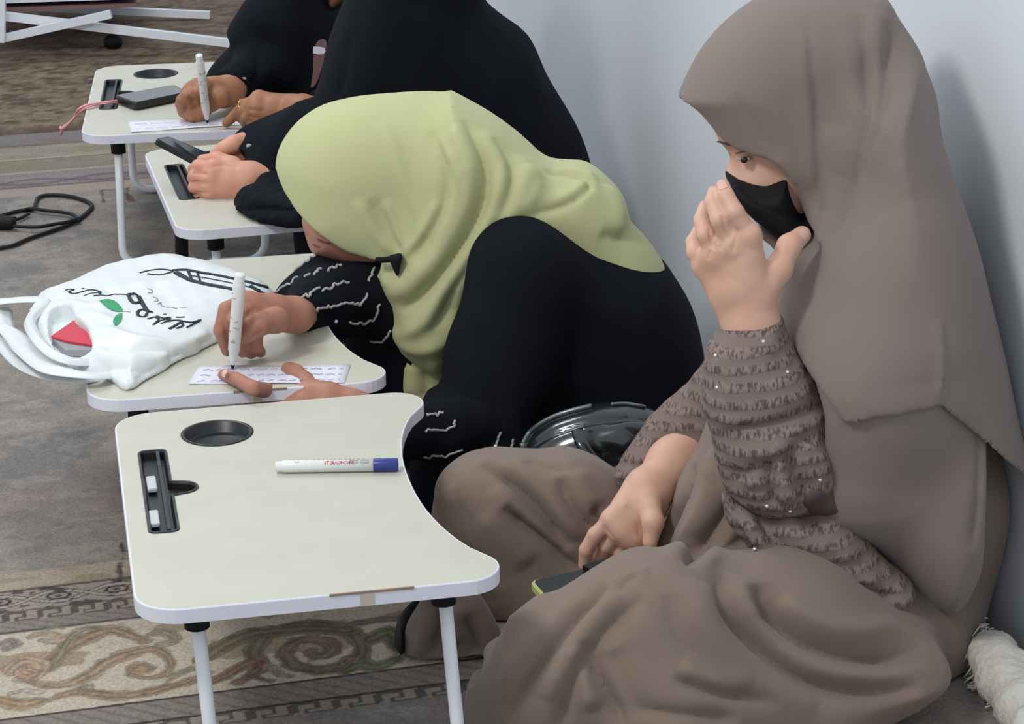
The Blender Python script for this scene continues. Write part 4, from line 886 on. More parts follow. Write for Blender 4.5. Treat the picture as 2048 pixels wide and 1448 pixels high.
# belly cloth in front
v.pillow([(1440, 720), (1420, 830), (1395, 910), (1355, 975), (1335, 1050), (1300, 1130), (1330, 1150), (1420, 1140), (1500, 1120), (1600, 1040), (1560, 860), (1500, 740)], 2.76, .10, .10, R=.045, k=.02)
FA = [([(965, 925), (1030, 968), (1070, 1010), (1105, 1058), (1140, 1100)], .010, -.020), ([(1000, 925), (1062, 965), (1100, 1005), (1135, 1050), (1160, 1080)], .010, .007),
      ([(1008, 1010), (1048, 1052), (1095, 1092), (1130, 1125), (1165, 1148)], .009, -.018), ([(985, 975), (1030, 1025), (1080, 1070), (1120, 1105)], .011, .007), ([(960, 1030), (1010, 1080), (1060, 1130)], .014, .006),
      ([(1120, 955), (1135, 1000), (1165, 1040), (1200, 1070)], .008, -.014), ([(1150, 940), (1170, 985), (1195, 1020)], .010, .006), ([(1185, 1000), (1195, 1030), (1210, 1050)], .006, -.010),
      ([(905, 980), (930, 1050), (965, 1120), (1000, 1180)], .018, -.008), ([(1050, 920), (1090, 935), (1130, 940)], .008, -.004),
      ([(1215, 1170), (1160, 1222), (1100, 1300), (1050, 1370), (1010, 1440)], .012, -.016), ([(1285, 1190), (1220, 1250), (1160, 1330), (1130, 1420), (1120, 1470)], .012, -.014), ([(1250, 1180), (1190, 1240), (1130, 1320), (1090, 1400)], .012, .010), ([(1170, 1190), (1110, 1250), (1050, 1320), (1000, 1390)], .012, .007),
      ([(1172, 1282), (1188, 1340), (1215, 1400), (1245, 1460)], .012, -.020), ([(1155, 1290), (1170, 1350), (1190, 1420)], .010, .010), ([(1220, 1300), (1245, 1360), (1280, 1430)], .02, -.006),
      ([(1440, 1150), (1452, 1210), (1500, 1275), (1560, 1330), (1640, 1372), (1740, 1385), (1840, 1372)], .014, -.022), ([(1395, 1160), (1405, 1230), (1455, 1300), (1530, 1365), (1640, 1405)], .018, .010), ([(1340, 1190), (1360, 1270), (1420, 1340), (1500, 1390)], .016, -.007),
      ([(1512, 1170), (1540, 1220), (1600, 1275), (1680, 1305), (1770, 1312), (1850, 1285)], .016, -.026), ([(1480, 1150), (1505, 1222), (1570, 1300), (1660, 1342), (1770, 1350), (1870, 1325)], .012, .012), ([(1560, 1200), (1620, 1240), (1700, 1262), (1800, 1250)], .010, .010),
      ([(1350, 1352), (1400, 1375), (1470, 1392), (1560, 1402)], .008, -.014), ([(1360, 1335), (1420, 1360), (1500, 1375)], .010, .007), ([(1260, 1420), (1360, 1432), (1480, 1440)], .012, -.012),
      ([(1280, 1150), (1250, 1164), (1232, 1192)], .007, -.005), ([(1300, 1146), (1262, 1152), (1236, 1172)], .007, .004),
      ([(1395, 870), (1380, 960), (1345, 1040), (1315, 1110)], .010, -.018), ([(1420, 900), (1420, 980), (1390, 1050), (1340, 1120)], .010, .012), ([(1470, 980), (1440, 1040), (1400, 1090), (1370, 1130)], .009, -.016), ([(1480, 1040), (1440, 1100), (1400, 1140)], .008, .008),
      ([(862, 1200), (876, 1270), (858, 1340), (822, 1395)], .012, -.022), ([(842, 1225), (842, 1290), (826, 1350)], .008, .010), ([(898, 1210), (908, 1290), (892, 1370)], .010, .010), ([(930, 1230), (950, 1300), (945, 1370)], .012, -.018),
      ([(1110, 1180), (1060, 1220), (1010, 1260)], .014, .008), ([(905, 1000), (925, 1080), (955, 1150), (985, 1215)], .016, -.010)]
R1 = garment(v, 1, FA, (.0012, 16, 2)); R1.obj('abaya', M['robe'], pA)
# khimar
v = Vol(lo, hi, H)
HEADOUT = [(1368, 192), (1400, 126), (1440, 72), (1490, 28), (1530, 5), (1580, -8), (1650, -14), (1735, -10), (1766, 6), (1786, 42), (1800, 76), (1818, 135), (1845, 205), (1800, 330), (1760, 460), (1660, 470), (1560, 420), (1500, 440), (1462, 400), (1450, 340), (1440, 290), (1405, 228)]
v.pillow(HEADOUT, 2.87, .088, .09, R=.085, k=.02, sm=4)
TOR = [(1700, 180, 2.84), (1820, 140), (1845, 205), (1872, 280), (1902, 370), (1932, 470), (1958, 570), (1986, 690), (2004, 790), (2024, 870), (2034, 915), (2028, 935, 2.74), (2016, 1010, 2.72), (2004, 1080, 2.70), (1966, 1150, 2.69), (1930, 1200, 2.68), (1896, 1228, 2.67), (1850, 1205, 2.68), (1770, 1125, 2.69), (1700, 1055, 2.70), (1650, 1005, 2.71), (1625, 965, 2.72), (1640, 880), (1650, 810), (1610, 745), (1575, 690), (1570, 620), (1600, 540), (1635, 460), (1680, 400), (1690, 280)]
v.pillow(TOR, 2.79, .135, .20, R=.09, k=.05, sm=3)
v.chain([at(1760, 560, 2.74), at(1730, 800, 2.665), at(1700, 960, 2.64)], [.07, .072, .05], k=.07)
K0 = v.copy()
FACECUT = [(1300, 225), (1385, 210), (1410, 228), (1434, 256), (1450, 277), (1475, 291), (1502, 297), (1538, 304), (1566, 318), (1586, 342), (1600, 368), (1613, 398), (1622, 428), (1640, 452), (1636, 470), (1614, 492), (1590, 520), (1575, 560), (1572, 600), (1560, 700), (1300, 700)]
v.cut(FACECUT, 2.80, ymin=2.2)
FK = [([(1617, 30), (1622, 120), (1632, 200), (1636, 300), (1638, 380), (1632, 440)], .006, -.0045), ([(1605, 60), (1612, 160), (1622, 260), (1625, 380)], .008, .004),
      ([(1722, 30), (1733, 130), (1732, 220), (1718, 300), (1698, 380), (1668, 445), (1640, 480)], .012, -.010), ([(1778, 40), (1776, 130), (1764, 210), (1742, 290), (1714, 370)], .012, -.009), ([(1752, 20), (1756, 120), (1748, 210), (1730, 290), (1706, 370)], .010, .007), ([(1700, 60), (1708, 160), (1702, 260), (1684, 350)], .014, .004), ([(1795, 140), (1785, 210), (1760, 280), (1730, 340)], .010, .005),
      ([(1465, 190), (1495, 230), (1530, 280), (1560, 320)], .012, -.003), ([(1660, 250), (1665, 340), (1655, 420)], .010, .004), ([(1690, 380), (1680, 420), (1650, 460)], .006, -.006),
      ([(1870, 640), (1882, 720), (1880, 800)], .006, .003), ([(1960, 860), (1958, 980), (1945, 1100)], .007, -.006), ([(1700, 830), (1760, 900), (1850, 1000)], .04, -.004), ([(1780, 420), (1840, 600), (1870, 760)], .05, .005)]
# lower layer
L2 = v.copy(); L2.cut([(1610, 690), (2100, 690), (2100, 960), (1966, 866), (1958, 1000), (1952, 1110), (1926, 1188), (1896, 1228), (1850, 1203), (1770, 1125), (1700, 1055), (1650, 1005), (1625, 965), (1636, 880), (1640, 800)], 2.66, keep=True)
S2 = garment(L2, 2, FK, wall=.004); S2.obj('khimar_lower_layer', M['khimar'], pA)
if False: LB = v.copy(); LB.F -= .001; LB.cut([(1700, 300), (2150, 300), (2150, 1300), (1880, 1300), (1950, 860)], 2.80, keep=True); LB.cut([(1700, 300), (1700, 780), (1790, 790), (1880, 806), (1966, 866), (2046, 932), (2120, 980), (2120, 200), (1800, 200)], 2.72, keep=True)
# upper layer: hood and shoulder flap
L1 = v.copy(); L1.F -= .007
hem = [(1500, -200), (2200, -200), (2200, 980), (2046, 930, 2.74), (1966, 864, 2.67), (1882, 806, 2.61), (1878, 800, 2.61), (1790, 815, 2.595), (1750, 822, 2.59), (1700, 836, 2.59), (1682, 836, 2.59), (1650, 790, 2.60), (1618, 745, 2.62), (1590, 700, 2.65), (1578, 660, 2.67), (1300, 500), (1300, -200)]
L1.cut(hem, 2.68, keep=True)
S1 = garment(L1, 2, FK+[([(1640, 455), (1660, 520), (1640, 600), (1600, 680)], .010, .004), ([(1620, 830), (1560, 700)], .01, 0), ([(1880, 640), (1884, 720), (1882, 795)], .004, -.004, 's')], wall=.004)
S1.obj('khimar', M['khimar'], pA)
# inner collar seen below the chin
v = Vol(lo, hi, .004)
v.pillow([(1500, 440), (1560, 470), (1620, 440), (1660, 470), (1650, 600), (1600, 760), (1560, 740), (1566, 640), (1576, 560), (1548, 498), (1510, 466)], 2.86, .05, .05, R=.05, k=.01)
garment(v, 2, [([(1600, 520), (1590, 600), (1585, 680)], .008, -.008), ([(1620, 500), (1615, 600)], .006, .005)]).obj('collar', M['robe'], pA)
# sleeves
v = Vol(lo, hi, .0045)
v.pillow([(1449, 668), (1480, 653), (1520, 645), (1556, 642), (1560, 665), (1585, 705), (1615, 745), (1650, 800), (1668, 880), (1664, 950), (1650, 1010), (1590, 1024), (1530, 1018), (1478, 1002), (1445, 960), (1432, 890), (1415, 820), (1409, 760), (1412, 705), (1430, 685)], 2.655, .05, .05, R=.046, k=.02)
v.chain([at(1505, 672, 2.675), at(1520, 800, 2.65), at(1560, 930, 2.63)], [.034, .052, .06], k=.03)
SL = garment(v, 2, [([(1420, 720), (1500, 712), (1600, 700)], .010, .003), ([(1415, 800), (1500, 790), (1640, 770)], .010, .003), ([(1430, 870), (1520, 855), (1600, 830), (1650, 790)], .009, -.007), ([(1430, 850), (1520, 830), (1630, 790)], .009, .005), ([(1435, 920), (1520, 905), (1600, 860), (1660, 830)], .010, .007), ([(1450, 960), (1530, 930), (1600, 880), (1650, 850)], .009, -.009),
     ([(1530, 920), (1540, 970), (1545, 1015)], .008, -.014), ([(1570, 900), (1590, 950), (1630, 1000)], .009, -.014), ([(1560, 880), (1568, 960), (1575, 1010)], .008, .010), ([(1500, 930), (1505, 980)], .008, .006), ([(1610, 880), (1640, 930), (1655, 990)], .01, .01)], (.0007, 40, 5), z0=.05)
SL.obj('sleeve', M['sleeve'], pA, label='wide embroidered sleeve of the raised arm')
v = Vol(lo, hi, .0045)
v.pillow([(1204, 985), (1215, 955), (1255, 920), (1290, 880), (1312, 850), (1345, 838), (1400, 815), (1440, 800), (1440, 880), (1400, 940), (1350, 990), (1338, 975), (1310, 960), (1272, 953), (1250, 975), (1235, 1012), (1212, 1008)], 2.88, .04, .04, R=.035, k=.02)
v.chain([at(1300, 930, 2.86), at(1380, 870, 2.88), at(1480, 780, 2.86)], [.035, .045, .06], k=.03)
garment(v, 2, [([(1250, 930), (1300, 930), (1350, 950)], .006, -.004), ([(1300, 880), (1350, 880), (1400, 890)], .007, -.005), ([(1230, 960), (1255, 950), (1270, 940)], .006, .008)], (.0008, 40, 6), z0=.05).obj('sleeve', M['sleeve'], pA, label='embroidered sleeve of the lowered arm')
v = Vol(lo, hi, .0045)
v.pillow([(1560, 975), (1580, 945), (1610, 925), (1655, 960), (1700, 1010), (1685, 1024), (1640, 1026), (1592, 1014)], 2.615, .028, .06, R=.022, k=.0)
garment(v, 2, [([(1580, 990), (1610, 950), (1640, 930)], .008, -.01), ([(1600, 1010), (1640, 980), (1680, 990)], .008, .008)], z0=.05).obj('sleeve_lining', M['lining'], pA, label='dark glossy lining folded out below the sleeve')
# embroidered hem lying over the lap
v = Vol(lo, hi, .0045)
v.pillow([(1440, 985), (1480, 1008), (1530, 1030), (1600, 1030), (1665, 1010), (1720, 1065), (1780, 1130), (1830, 1180), (1800, 1230), (1740, 1240), (1690, 1215), (1650, 1190), (1575, 1160), (1568, 1205), (1545, 1190), (1520, 1130), (1490, 1085), (1455, 1040)], 2.62, .035, .06, R=.03, k=.02)
garment(v, 2, [([(1480, 1010), (1510, 1070), (1550, 1130), (1570, 1190)], .007, .008), ([(1520, 1030), (1560, 1090), (1620, 1140), (1700, 1160)], .008, -.014), ([(1560, 1030), (1620, 1080), (1720, 1120)], .010, .009), ([(1600, 1120), (1680, 1150), (1760, 1160)], .008, .009), ([(1640, 1170), (1720, 1190), (1800, 1190)], .007, -.012), ([(1470, 1040), (1510, 1110), (1545, 1170)], .006, -.008)], (.0008, 35, 8)).obj('embroidered_hem', M['sleeve'], pA, label='crumpled embroidered hem gathered over the lap')
# body: torso under the cloth, head, hands joined in one mesh
bv = coarse_body([(([.47, 2.80, .12], [.48, 2.80, .30], [.46, 2.80, .45], [.42, 2.81, .53]), [.10, .085, .09, .045]), (([.46, 2.90, .45], [.40, 2.90, .32], [.34, 2.88, .25]), [.04, .03, .022]), (([.44, 2.74, .43], [.36, 2.69, .23], [.30, 2.69, .34]), [.04, .03, .024]),
                  (([.42, 2.76, .10], [.22, 2.60, .08], [.08, 2.55, .07]), [.06, .04, .03]), (([.42, 2.88, .10], [.15, 2.90, .09], [.02, 2.89, .08]), [.06, .035, .03])], (-.1, 2.4, 0), (.65, 3.1, .65))
fv = Vol((.20, 2.74, .50), (.50, 2.98, .84), .0026)
fv.ell(at(1620, 210, 2.86), (.088, .075, .095), k=.02)
fv.pillow([(1425, 250), (1437, 280), (1451, 296), (1459, 312), (1459, 328), (1452, 345), (1448, 358), (1462, 372), (1470, 400), (1508, 440), (1545, 462), (1590, 455), (1625, 430), (1650, 380), (1640, 280), (1560, 215), (1470, 205)], 2.858, .050, .058, R=.05, k=.015)
fv.ell(at(1545, 372, 2.825), (.03, .016, .028), k=.02)
fv.F = np.maximum(fv.F, -.5)
def dent(v, c, r):
    t = v.copy(); t.F[:] = .5; t.ell(c, r, 0); a = v.F; b = -t.F; k = .008; h = np.maximum(k-np.abs(a-b), 0)/k; v.F = (np.maximum(a, b)+h*h*k*.25).astype(np.float32)
dent(fv, at(1488, 313, 2.797), (.017, .008, .008))
FS = Surf(*fv.mesh(), 2)
kwL = dict(wrist=(1500, 655, 2.665), arm=[(1510, 740, 2.655), (1530, 850, 2.64)], palm=[(1497, 470, 2.655), (1462, 487, 2.662), (1430, 508, 2.672), (1409, 530, 2.685)],
     fingers=[[(1470, 425, 2.655), (1452, 392, 2.67), (1446, 372, 2.685)], [(1440, 440, 2.658), (1426, 405, 2.675), (1428, 385, 2.695)], [(1412, 470, 2.672), (1404, 440, 2.69), (1410, 415, 2.71)], [(1392, 505, 2.69), (1388, 485, 2.705), (1398, 462, 2.725)]],
     thumb=[(1520, 590, 2.660), (1556, 540, 2.665), (1578, 492, 2.68), (1604, 470, 2.70)], wr=.029, ar=.032, pr=.0135)
HL = handmesh(allpts(kwL), **kwL)
kwR = dict(wrist=(1298, 985, 2.79), arm=[(1345, 925, 2.83), (1400, 870, 2.86)], palm=[(1222, 1040, 2.755), (1240, 1062, 2.75), (1262, 1078, 2.75), (1288, 1088, 2.755)],
     fingers=[[(1190, 1070, 2.75), (1172, 1100, 2.75), (1168, 1130, 2.755)], [(1212, 1092, 2.755), (1200, 1116, 2.765), (1215, 1128, 2.78)], [(1240, 1104, 2.755), (1228, 1122, 2.768), (1245, 1128, 2.78)], [(1272, 1108, 2.76), (1262, 1122, 2.772), (1280, 1124, 2.785)]],
     thumb=[(1296, 1005, 2.765), (1306, 1045, 2.735), (1300, 1085, 2.725)], wr=.027, ar=.030, pr=.0120)
HR = handmesh(allpts(kwR), **kwR)
HR.folds([([(1205, 1050), (1225, 1075), (1240, 1095)], .004, -.002), ([(1250, 1010), (1275, 1040), (1280, 1075)], .006, -.002)])
HL.folds([([(1420, 500), (1415, 520)], .0035, -.002), ([(1462, 480), (1450, 455), (1444, 430)], .003, -.0025), ([(1430, 500), (1422, 478), (1418, 455)], .003, -.0025),([(1478, 455), (1470, 480), (1466, 505)], .0035, -.0022), ([(1445, 478), (1438, 500)], .0035, -.002), ([(1470, 560), (1490, 530), (1505, 500)], .008, .0012)])
V, F = join([bv, (FS.V, FS.F), (HL.V, HL.F), (HR.V, HR.F)]); mk('body', V, F, M['skinA'], pA)
nails(pA, [((1445, 371, 2.672), (1452, 392, 2.66), .010), ((1606, 468, 2.688), (1582, 486, 2.668), .012), ((1170, 1122, 2.787), (1175, 1100, 2.787), .009)])
e = at(1489, 317, 2.811); ball(e, .0085, M['eye'], 'eye', pA, (1.15, .8, .34)); ball(e+np.array([-.0010, -.0056, -.0002]), .0044, M['iris'], 'iris', pA, (1, .6, .9))
ribbon_on(FS, [(1472, 306), (1490, 303), (1512, 308)], .0016, M['brow'], 'eyelashes', pA); ribbon_on(FS, [(1438, 282), (1452, 286), (1470, 290), (1494, 294)], .0036, M['brow'], 'eyebrow', pA)
# mask
v = Vol((.20, 2.72, .48), (.46, 2.98, .72), .0026)
v.pillow([(1449, 346), (1466, 347), (1490, 352), (1525, 351), (1567, 335), (1572, 352), (1578, 375), (1592, 408), (1602, 412), (1607, 398), (1622, 424), (1622, 448), (1606, 458), (1570, 463), (1545, 460), (1512, 436), (1482, 408), (1462, 378)], 2.845, .080, .06, R=.020, k=.01, sm=2)
garment(v, 2, [([(1480, 375), (1510, 398), (1550, 425), (1590, 440)], .004, -.003), ([(1470, 360), (1520, 380), (1570, 400)], .006, .002)]).obj('face_mask', M['mask'], pA)
# sequins on the sleeves
for q in [(1431, 711), (1527, 683), (1575, 744), (1434, 775), (1580, 1022), (1534, 1012), (1509, 1098), (1516, 1122), (1548, 1170), (1640, 960)]:
    for S in (SL,):
        p, n = S.hit(*q)
        if p is None: p = at(q[0], q[1], 2.575)
        ball(p, .0022, M['sequin'], 'sequin', pA)
print('A', time.time()-_t)
# ------------------------------------------------------------------ PERSON B (green hijab)
_t = time.time()
pB = empty('person', (.16, 3.42, 0), 'woman in light green hijab and black abaya bowed over the second table, writing', 'person')
lo, hi = (-.46, 2.98, -.01), (.42, 3.62, .62); H = .005
v = Vol(lo, hi, H)
v.pillow([(1065, 430), (1110, 436), (1180, 455), (1250, 485), (1320, 522), (1348, 552), (1385, 620), (1408, 700), (1408, 780), (1400, 860), (1370, 960), (1200, 1040), (950, 1060), (860, 1000), (858, 900), (870, 800), (905, 770), (908, 720), (925, 640), (937, 570), (970, 490), (1010, 450)], 3.37, .16, .14, R=.075, k=.03)
v.chain([at(1040, 540, 3.25), at(990, 720, 3.20), at(965, 850, 3.14)], [.075, .062, .055], k=.05)
v.pillow([(770, 560), (860, 560), (930, 700), (930, 1000), (800, 1040), (765, 900), (740, 790), (690, 700), (720, 620)], 3.42, .09, .09, R=.06, k=.03)
v.pillow([(850, 790), (905, 800), (980, 840), (1050, 880), (1080, 940), (1060, 1020), (870, 1040), (820, 980), (830, 850)], 3.14, .06, .09, R=.05, k=.03)
GB = garment(v, 2, [([(940, 640), (990, 760), (1000, 880)], .02, -.006), ([(1100, 520), (1130, 680), (1140, 800)], .03, .004), ([(1200, 560), (1240, 700), (1260, 800)], .03, -.004), ([(880, 830), (940, 870), (1040, 890)], .012, -.008), ([(860, 880), (930, 900), (1020, 920)], .012, .006)], (.001, 15, 3)); GB.obj('abaya', M['black'], pB)
v = Vol(lo, hi, .004)
v.pillow([(544, 594), (560, 570), (590, 542), (622, 517), (650, 513), (700, 532), (760, 545), (810, 535), (840, 560), (850, 640), (830, 740), (795, 700), (765, 690), (745, 676), (700, 664), (650, 663), (614, 658), (598, 645), (585, 622), (565, 606)], 3.36, .055, .06, R=.045, k=.0)
v.chain([at(603, 624, 3.215), at(650, 608, 3.28), at(760, 590, 3.36)], [.030, .045, .055], k=.03)
SB_ = garment(v, 2, [([(600, 560), (680, 560), (760, 580)], .012, -.004), ([(560, 590), (640, 560), (720, 545)], .012, .004), ([(620, 640), (700, 640), (770, 640)], .012, -.006)], (.0008, 25, 4), z0=.05); SB_.obj('sleeve', M['black'], pB, label='black sleeve with white thread squiggles')
v = Vol(lo, (hi[0], hi[1], .45), .004)
v.chain([at(965, 850, 3.14), at(880, 862, 3.08), at(800, 862, 3.03), at(725, 842, 2.99)], [.05, .042, .036, .028], k=.02)
S3 = garment(v, 2, [], (.0008, 25, 5), z0=.05); S3.obj('sleeve', M['black'], pB, label='black sleeve of the resting arm')
TL = [[(555, 584), (577, 570), (596, 553)], [(591, 542), (610, 528), (629, 512), (649, 503)], [(607, 555), (621, 549)], [(629, 549), (636, 544), (643, 537)], [(657, 542), (667, 537), (682, 530)], [(593, 600), (610, 593), (618, 590), (627, 584), (640, 575)], [(643, 582), (660, 578), (668, 572), (676, 568), (696, 566)],
      [(632, 622), (643, 615), (665, 614), (682, 607), (701, 606), (715, 607), (720, 610), (731, 597), (733, 589)], [(698, 646), (718, 646), (740, 644), (751, 633), (759, 609)], [(720, 686), (740, 684), (759, 683), (773, 675), (780, 661)], [(736, 564), (743, 550), (748, 537)]]
TB = [[(853, 831), (870, 830), (884, 825)], [(851, 862), (870, 860), (884, 860), (905, 853), (908, 843)], [(848, 914), (870, 911), (889, 910), (922, 900)], [(979, 909), (991, 892), (995, 880), (999, 865)], [(1014, 904), (1024, 892), (1025, 878)]]
parts = []; rs = np.random.RandomState(2)
for L in TL+TB:
    L2_ = [(q[0]+rs.randn()*1.3, q[1]+rs.randn()*1.6) for q in rounded(L, 4)]
    for S in (SB_, GB, S3):
        pass
    best_ = None
    for S in (SB_, GB, S3):
        h_, n_ = S.hit(*L2_[len(L2_)//2])
        if h_ is not None and (best_ is None or h_[1] < best_[0]): best_ = (h_[1], S)
    if best_:
        P = best_[1].line(L2_, 2, .0012)
        if len(P) > 4: parts.append(tube(P, .0019 if L in TL else .0017, 6))
for V, F in parts: mk('stitched_thread', V, F, M['thread'], pB, label='white squiggly thread')
for q in ((672, 643), (920, 900), (991, 893)):
    for S in (SB_, GB):
        p, n = S.hit(*q)
        if p is not None: ball(p, .0032, M['sequin'], 'sequin', pB); break
# hijab
v = Vol(lo, hi, .0045)
HB = [(552, 335), (556, 305), (572, 272), (600, 240), (645, 212), (710, 197), (780, 192), (850, 187), (880, 192), (930, 216), (985, 252), (1040, 300), (1040, 400), (980, 480), (900, 530), (820, 560), (740, 560), (660, 530), (590, 480), (565, 430), (556, 380)]
v.pillow(HB, 3.42, .115, .11, R=.11, k=.02)
DR = [(900, 205), (985, 250), (1035, 290), (1100, 330), (1140, 336), (1180, 340), (1218, 366), (1250, 402), (1263, 450), (1292, 482), (1322, 524), (1330, 560), (1200, 560), (1060, 520), (990, 560), (950, 640), (925, 700), (900, 735), (865, 740), (832, 722), (795, 690), (772, 640), (758, 590), (748, 535), (770, 500), (800, 440), (840, 330)]
v.pillow(DR, 3.36, .085, .16, R=.065, k=.04)
v.cut([(500, 335), (548, 364), (564, 390), (592, 424), (614, 444), (642, 465), (680, 490), (705, 500), (740, 508), (766, 512), (760, 540), (745, 532), (748, 560), (600, 700), (400, 600)], 3.34)
FB = [([(760, 240), (790, 300), (815, 380), (840, 440), (835, 500)], .006, .004), ([(740, 400), (770, 460), (800, 505)], .006, -.006), ([(715, 400), (745, 455), (785, 508)], .006, .005), ([(770, 400), (790, 450), (806, 500)], .005, .005), ([(755, 395), (782, 455), (803, 500)], .004, -.005),
      ([(930, 240), (965, 310), (975, 370), (955, 440), (905, 520), (840, 600), (800, 620)], .009, -.013), ([(905, 250), (935, 320), (935, 390), (905, 460), (850, 540), (800, 580), (770, 590)], .010, .011), ([(860, 260), (890, 330), (890, 400), (860, 470), (820, 520)], .008, -.008), ([(875, 270), (915, 350), (905, 420), (870, 490)], .007, .006),
      ([(960, 260), (1000, 330), (990, 400), (950, 470), (890, 560), (850, 640), (810, 665), (780, 660)], .011, .012), ([(985, 275), (1020, 340), (1010, 410), (960, 480), (910, 570), (870, 650)], .009, -.011), ([(1055, 330), (1075, 370), (1055, 410), (990, 450)], .009, .008), ([(1040, 310), (1050, 350), (1030, 400), (980, 460), (930, 540), (900, 620)], .010, .008), ([(1075, 350), (1070, 400), (1020, 430)], .007, -.008),
      ([(1090, 345), (1150, 350), (1180, 372), (1130, 410), (1060, 430)], .008, -.010), ([(1110, 340), (1175, 350), (1160, 385), (1100, 415)], .010, .007), ([(1215, 370), (1240, 420), (1235, 470)], .012, .006), ([(1262, 455), (1240, 480), (1200, 470)], .010, -.006),
      ([(770, 640), (820, 660), (880, 640), (910, 580)], .009, -.008), ([(790, 680), (840, 700), (890, 680), (915, 620)], .010, .008), ([(760, 560), (800, 560), (850, 520)], .008, .006), ([(800, 520), (850, 460), (880, 400)], .006, .006)]
SHB = garment(v, 2, FB, (.0008, 18, 7), z0=.05); SHB.obj('hijab', M['green'], pB)
v = Vol(lo, hi, .0045)
v.pillow([(800, 640), (880, 640), (915, 720), (912, 800), (905, 840), (800, 840), (793, 780), (798, 700)], 3.36, .04, .05, R=.04, k=0)
garment(v, 2, [([(850, 740), (855, 800)], .010, -.006), ([(820, 730), (822, 790)], .01, .004)]).obj('hijab_tail', M['green'], pB, label='hanging end of the green hijab')
V, F = tube(rounded([at(754, 520, 3.29), at(775, 519, 3.28), at(798, 514, 3.275)], 4), .0045, 8); v = Vol(at(795, 530, 3.275)-.04, at(795, 530, 3.275)+.04, .002); v.pillow([(776, 514), (803, 509), (801, 530), (796, 553), (787, 540)], 3.275, .006, .02, R=.008, k=0)
V, F = join([(V, F), v.mesh()]); mk('mask_strap', V, F, M['mask'], pB, label='black strap tip at the jaw')
# body
bv = coarse_body([(([.10, 3.41, .11], [.12, 3.41, .18], [.06, 3.40, .22], [-.06, 3.42, .30]), [.08, .07, .06, .035]), (([.02, 3.32, .22], [-.02, 3.25, .14], [-.06, 3.20, .12]), [.04, .03, .022]), (([.0, 3.44, .24], [-.12, 3.40, .25], [-.22, 3.36, .27]), [.04, .028, .02])], (-.4, 3.0, 0), (.4, 3.62, .5))
fv = Vol((-.36, 3.26, .26), (-.06, 3.56, .58), .003)
fv.ell(at(740, 400, 3.42), (.085, .08, .095), k=.02)
fv.pillow([(604, 440), (610, 462), (617, 484), (624, 496), (636, 503), (658, 512), (692, 525), (722, 534), (752, 534), (790, 520), (800, 470), (720, 400), (620, 400)], 3.42, .085, .07, R=.05, k=.015)
FSB = Surf(*fv.mesh(), 2)
tp = hz
kwB = dict(wrist=hz(592, 630, .315), arm=[(618, 628, 3.30), (650, 622, 3.345)], palm=[hz(487, 603, .350), hz(500, 610, .345), hz(516, 622, .335), hz(532, 638, .322)],
     fingers=[[hz(452, 618, .352), hz(440, 660, .325), hz(454, 702, .290)], [hz(468, 640, .342), hz(465, 680, .305), hz(484, 704, .284)], [hz(490, 650, .33), hz(488, 690, .298), hz(502, 707, .281)], [hz(512, 662, .318), hz(512, 694, .295), hz(521, 704, .281)]],
     thumb=[hz(552, 640, .330), hz(520, 648, .334), hz(500, 664, .322), hz(478, 676, .314)], wr=.022, ar=.026, pr=.0125)
HB1 = handmesh(allpts(kwB), .0020, **kwB)
kwB2 = dict(wrist=(655, 806, 2.975), arm=[(700, 822, 2.975), (740, 835, 2.98)], palm=[(545, 783, 3.005), (548, 797, 2.998), (556, 811, 2.99), (570, 824, 2.98)],
     fingers=[[hz(505, 776, .289), hz(472, 758, .283), hz(447, 749, .280)], [(515, 798, 3.005), (488, 793, 3.01)], [(525, 812, 2.995), (500, 808, 3.0)], [(540, 826, 2.985), (518, 822, 2.99)]],
     thumb=[(632, 792, 2.985), (608, 766, 3.015), (590, 748, 3.03), (577, 738, 3.04)], wr=.024, ar=.027, pr=.0125)
HB2 = handmesh(allpts(kwB2), .0020, **kwB2)
HB1.folds([([(455, 640), (456, 670), (466, 690)], .004, -.003), ([(492, 600), (500, 625), (498, 650)], .005, -.0015), ([(530, 660), (510, 672), (495, 685)], .005, -.003)])
HB2.folds([([(610, 775), (590, 785), (560, 790)], .006, -.002)])
V, F = join([bv, (FSB.V, FSB.F), (HB1.V, HB1.F), (HB2.V, HB2.F)]); mk('body', V, F, M['skinB'], pB)
ribbon_on(FSB, [(636, 478), (646, 483), (660, 487)], .0022, M['brow'], 'eyebrow', pB); ribbon_on(FSB, [(626, 488), (632, 492), (640, 494)], .0014, M['brow'], 'eyelashes', pB)
nails(pB, [((450, 747, hz(450, 747, .291)[2]), (470, 756, hz(470, 756, .294)[2]), .010)])
print('B', time.time()-_t)
# ------------------------------------------------------------------ PERSON C (all in black behind the green hijab)
_t = time.time()
pC = empty('person', (-.02, 4.08, 0), 'person in a black chador behind the green hijab, both hands holding a phone', 'person')
lo, hi = (-.50, 3.78, -.01), (.27, 4.36, .92); H = .0065
v = Vol(lo, hi, H)
v.pillow([(625, 205), (642, 150), (658, 80), (690, -20), (720, -120), (770, -230), (850, -275), (930, -250), (985, -150), (975, -40), (972, 2), (1000, 28), (1060, 76), (1096, 150), (1132, 212), (1168, 275), (1192, 340), (1215, 430), (1225, 560), (1180, 680), (1000, 760), (800, 760), (640, 640), (590, 480), (590, 300)], 4.08, .19, .18, R=.10, k=.02)
GC = garment(v, 2, [([(1000, 60), (960, 200), (940, 320)], .03, -.006), ([(860, 20), (820, 120), (800, 200)], .03, .006), ([(1080, 140), (1060, 240), (1090, 340)], .03, .006), ([(700, 60), (690, 140), (670, 200)], .02, -.006)], (.002, 10, 12)); GC.obj('chador', M['black2'], pC)
v = Vol(lo, hi, .005)
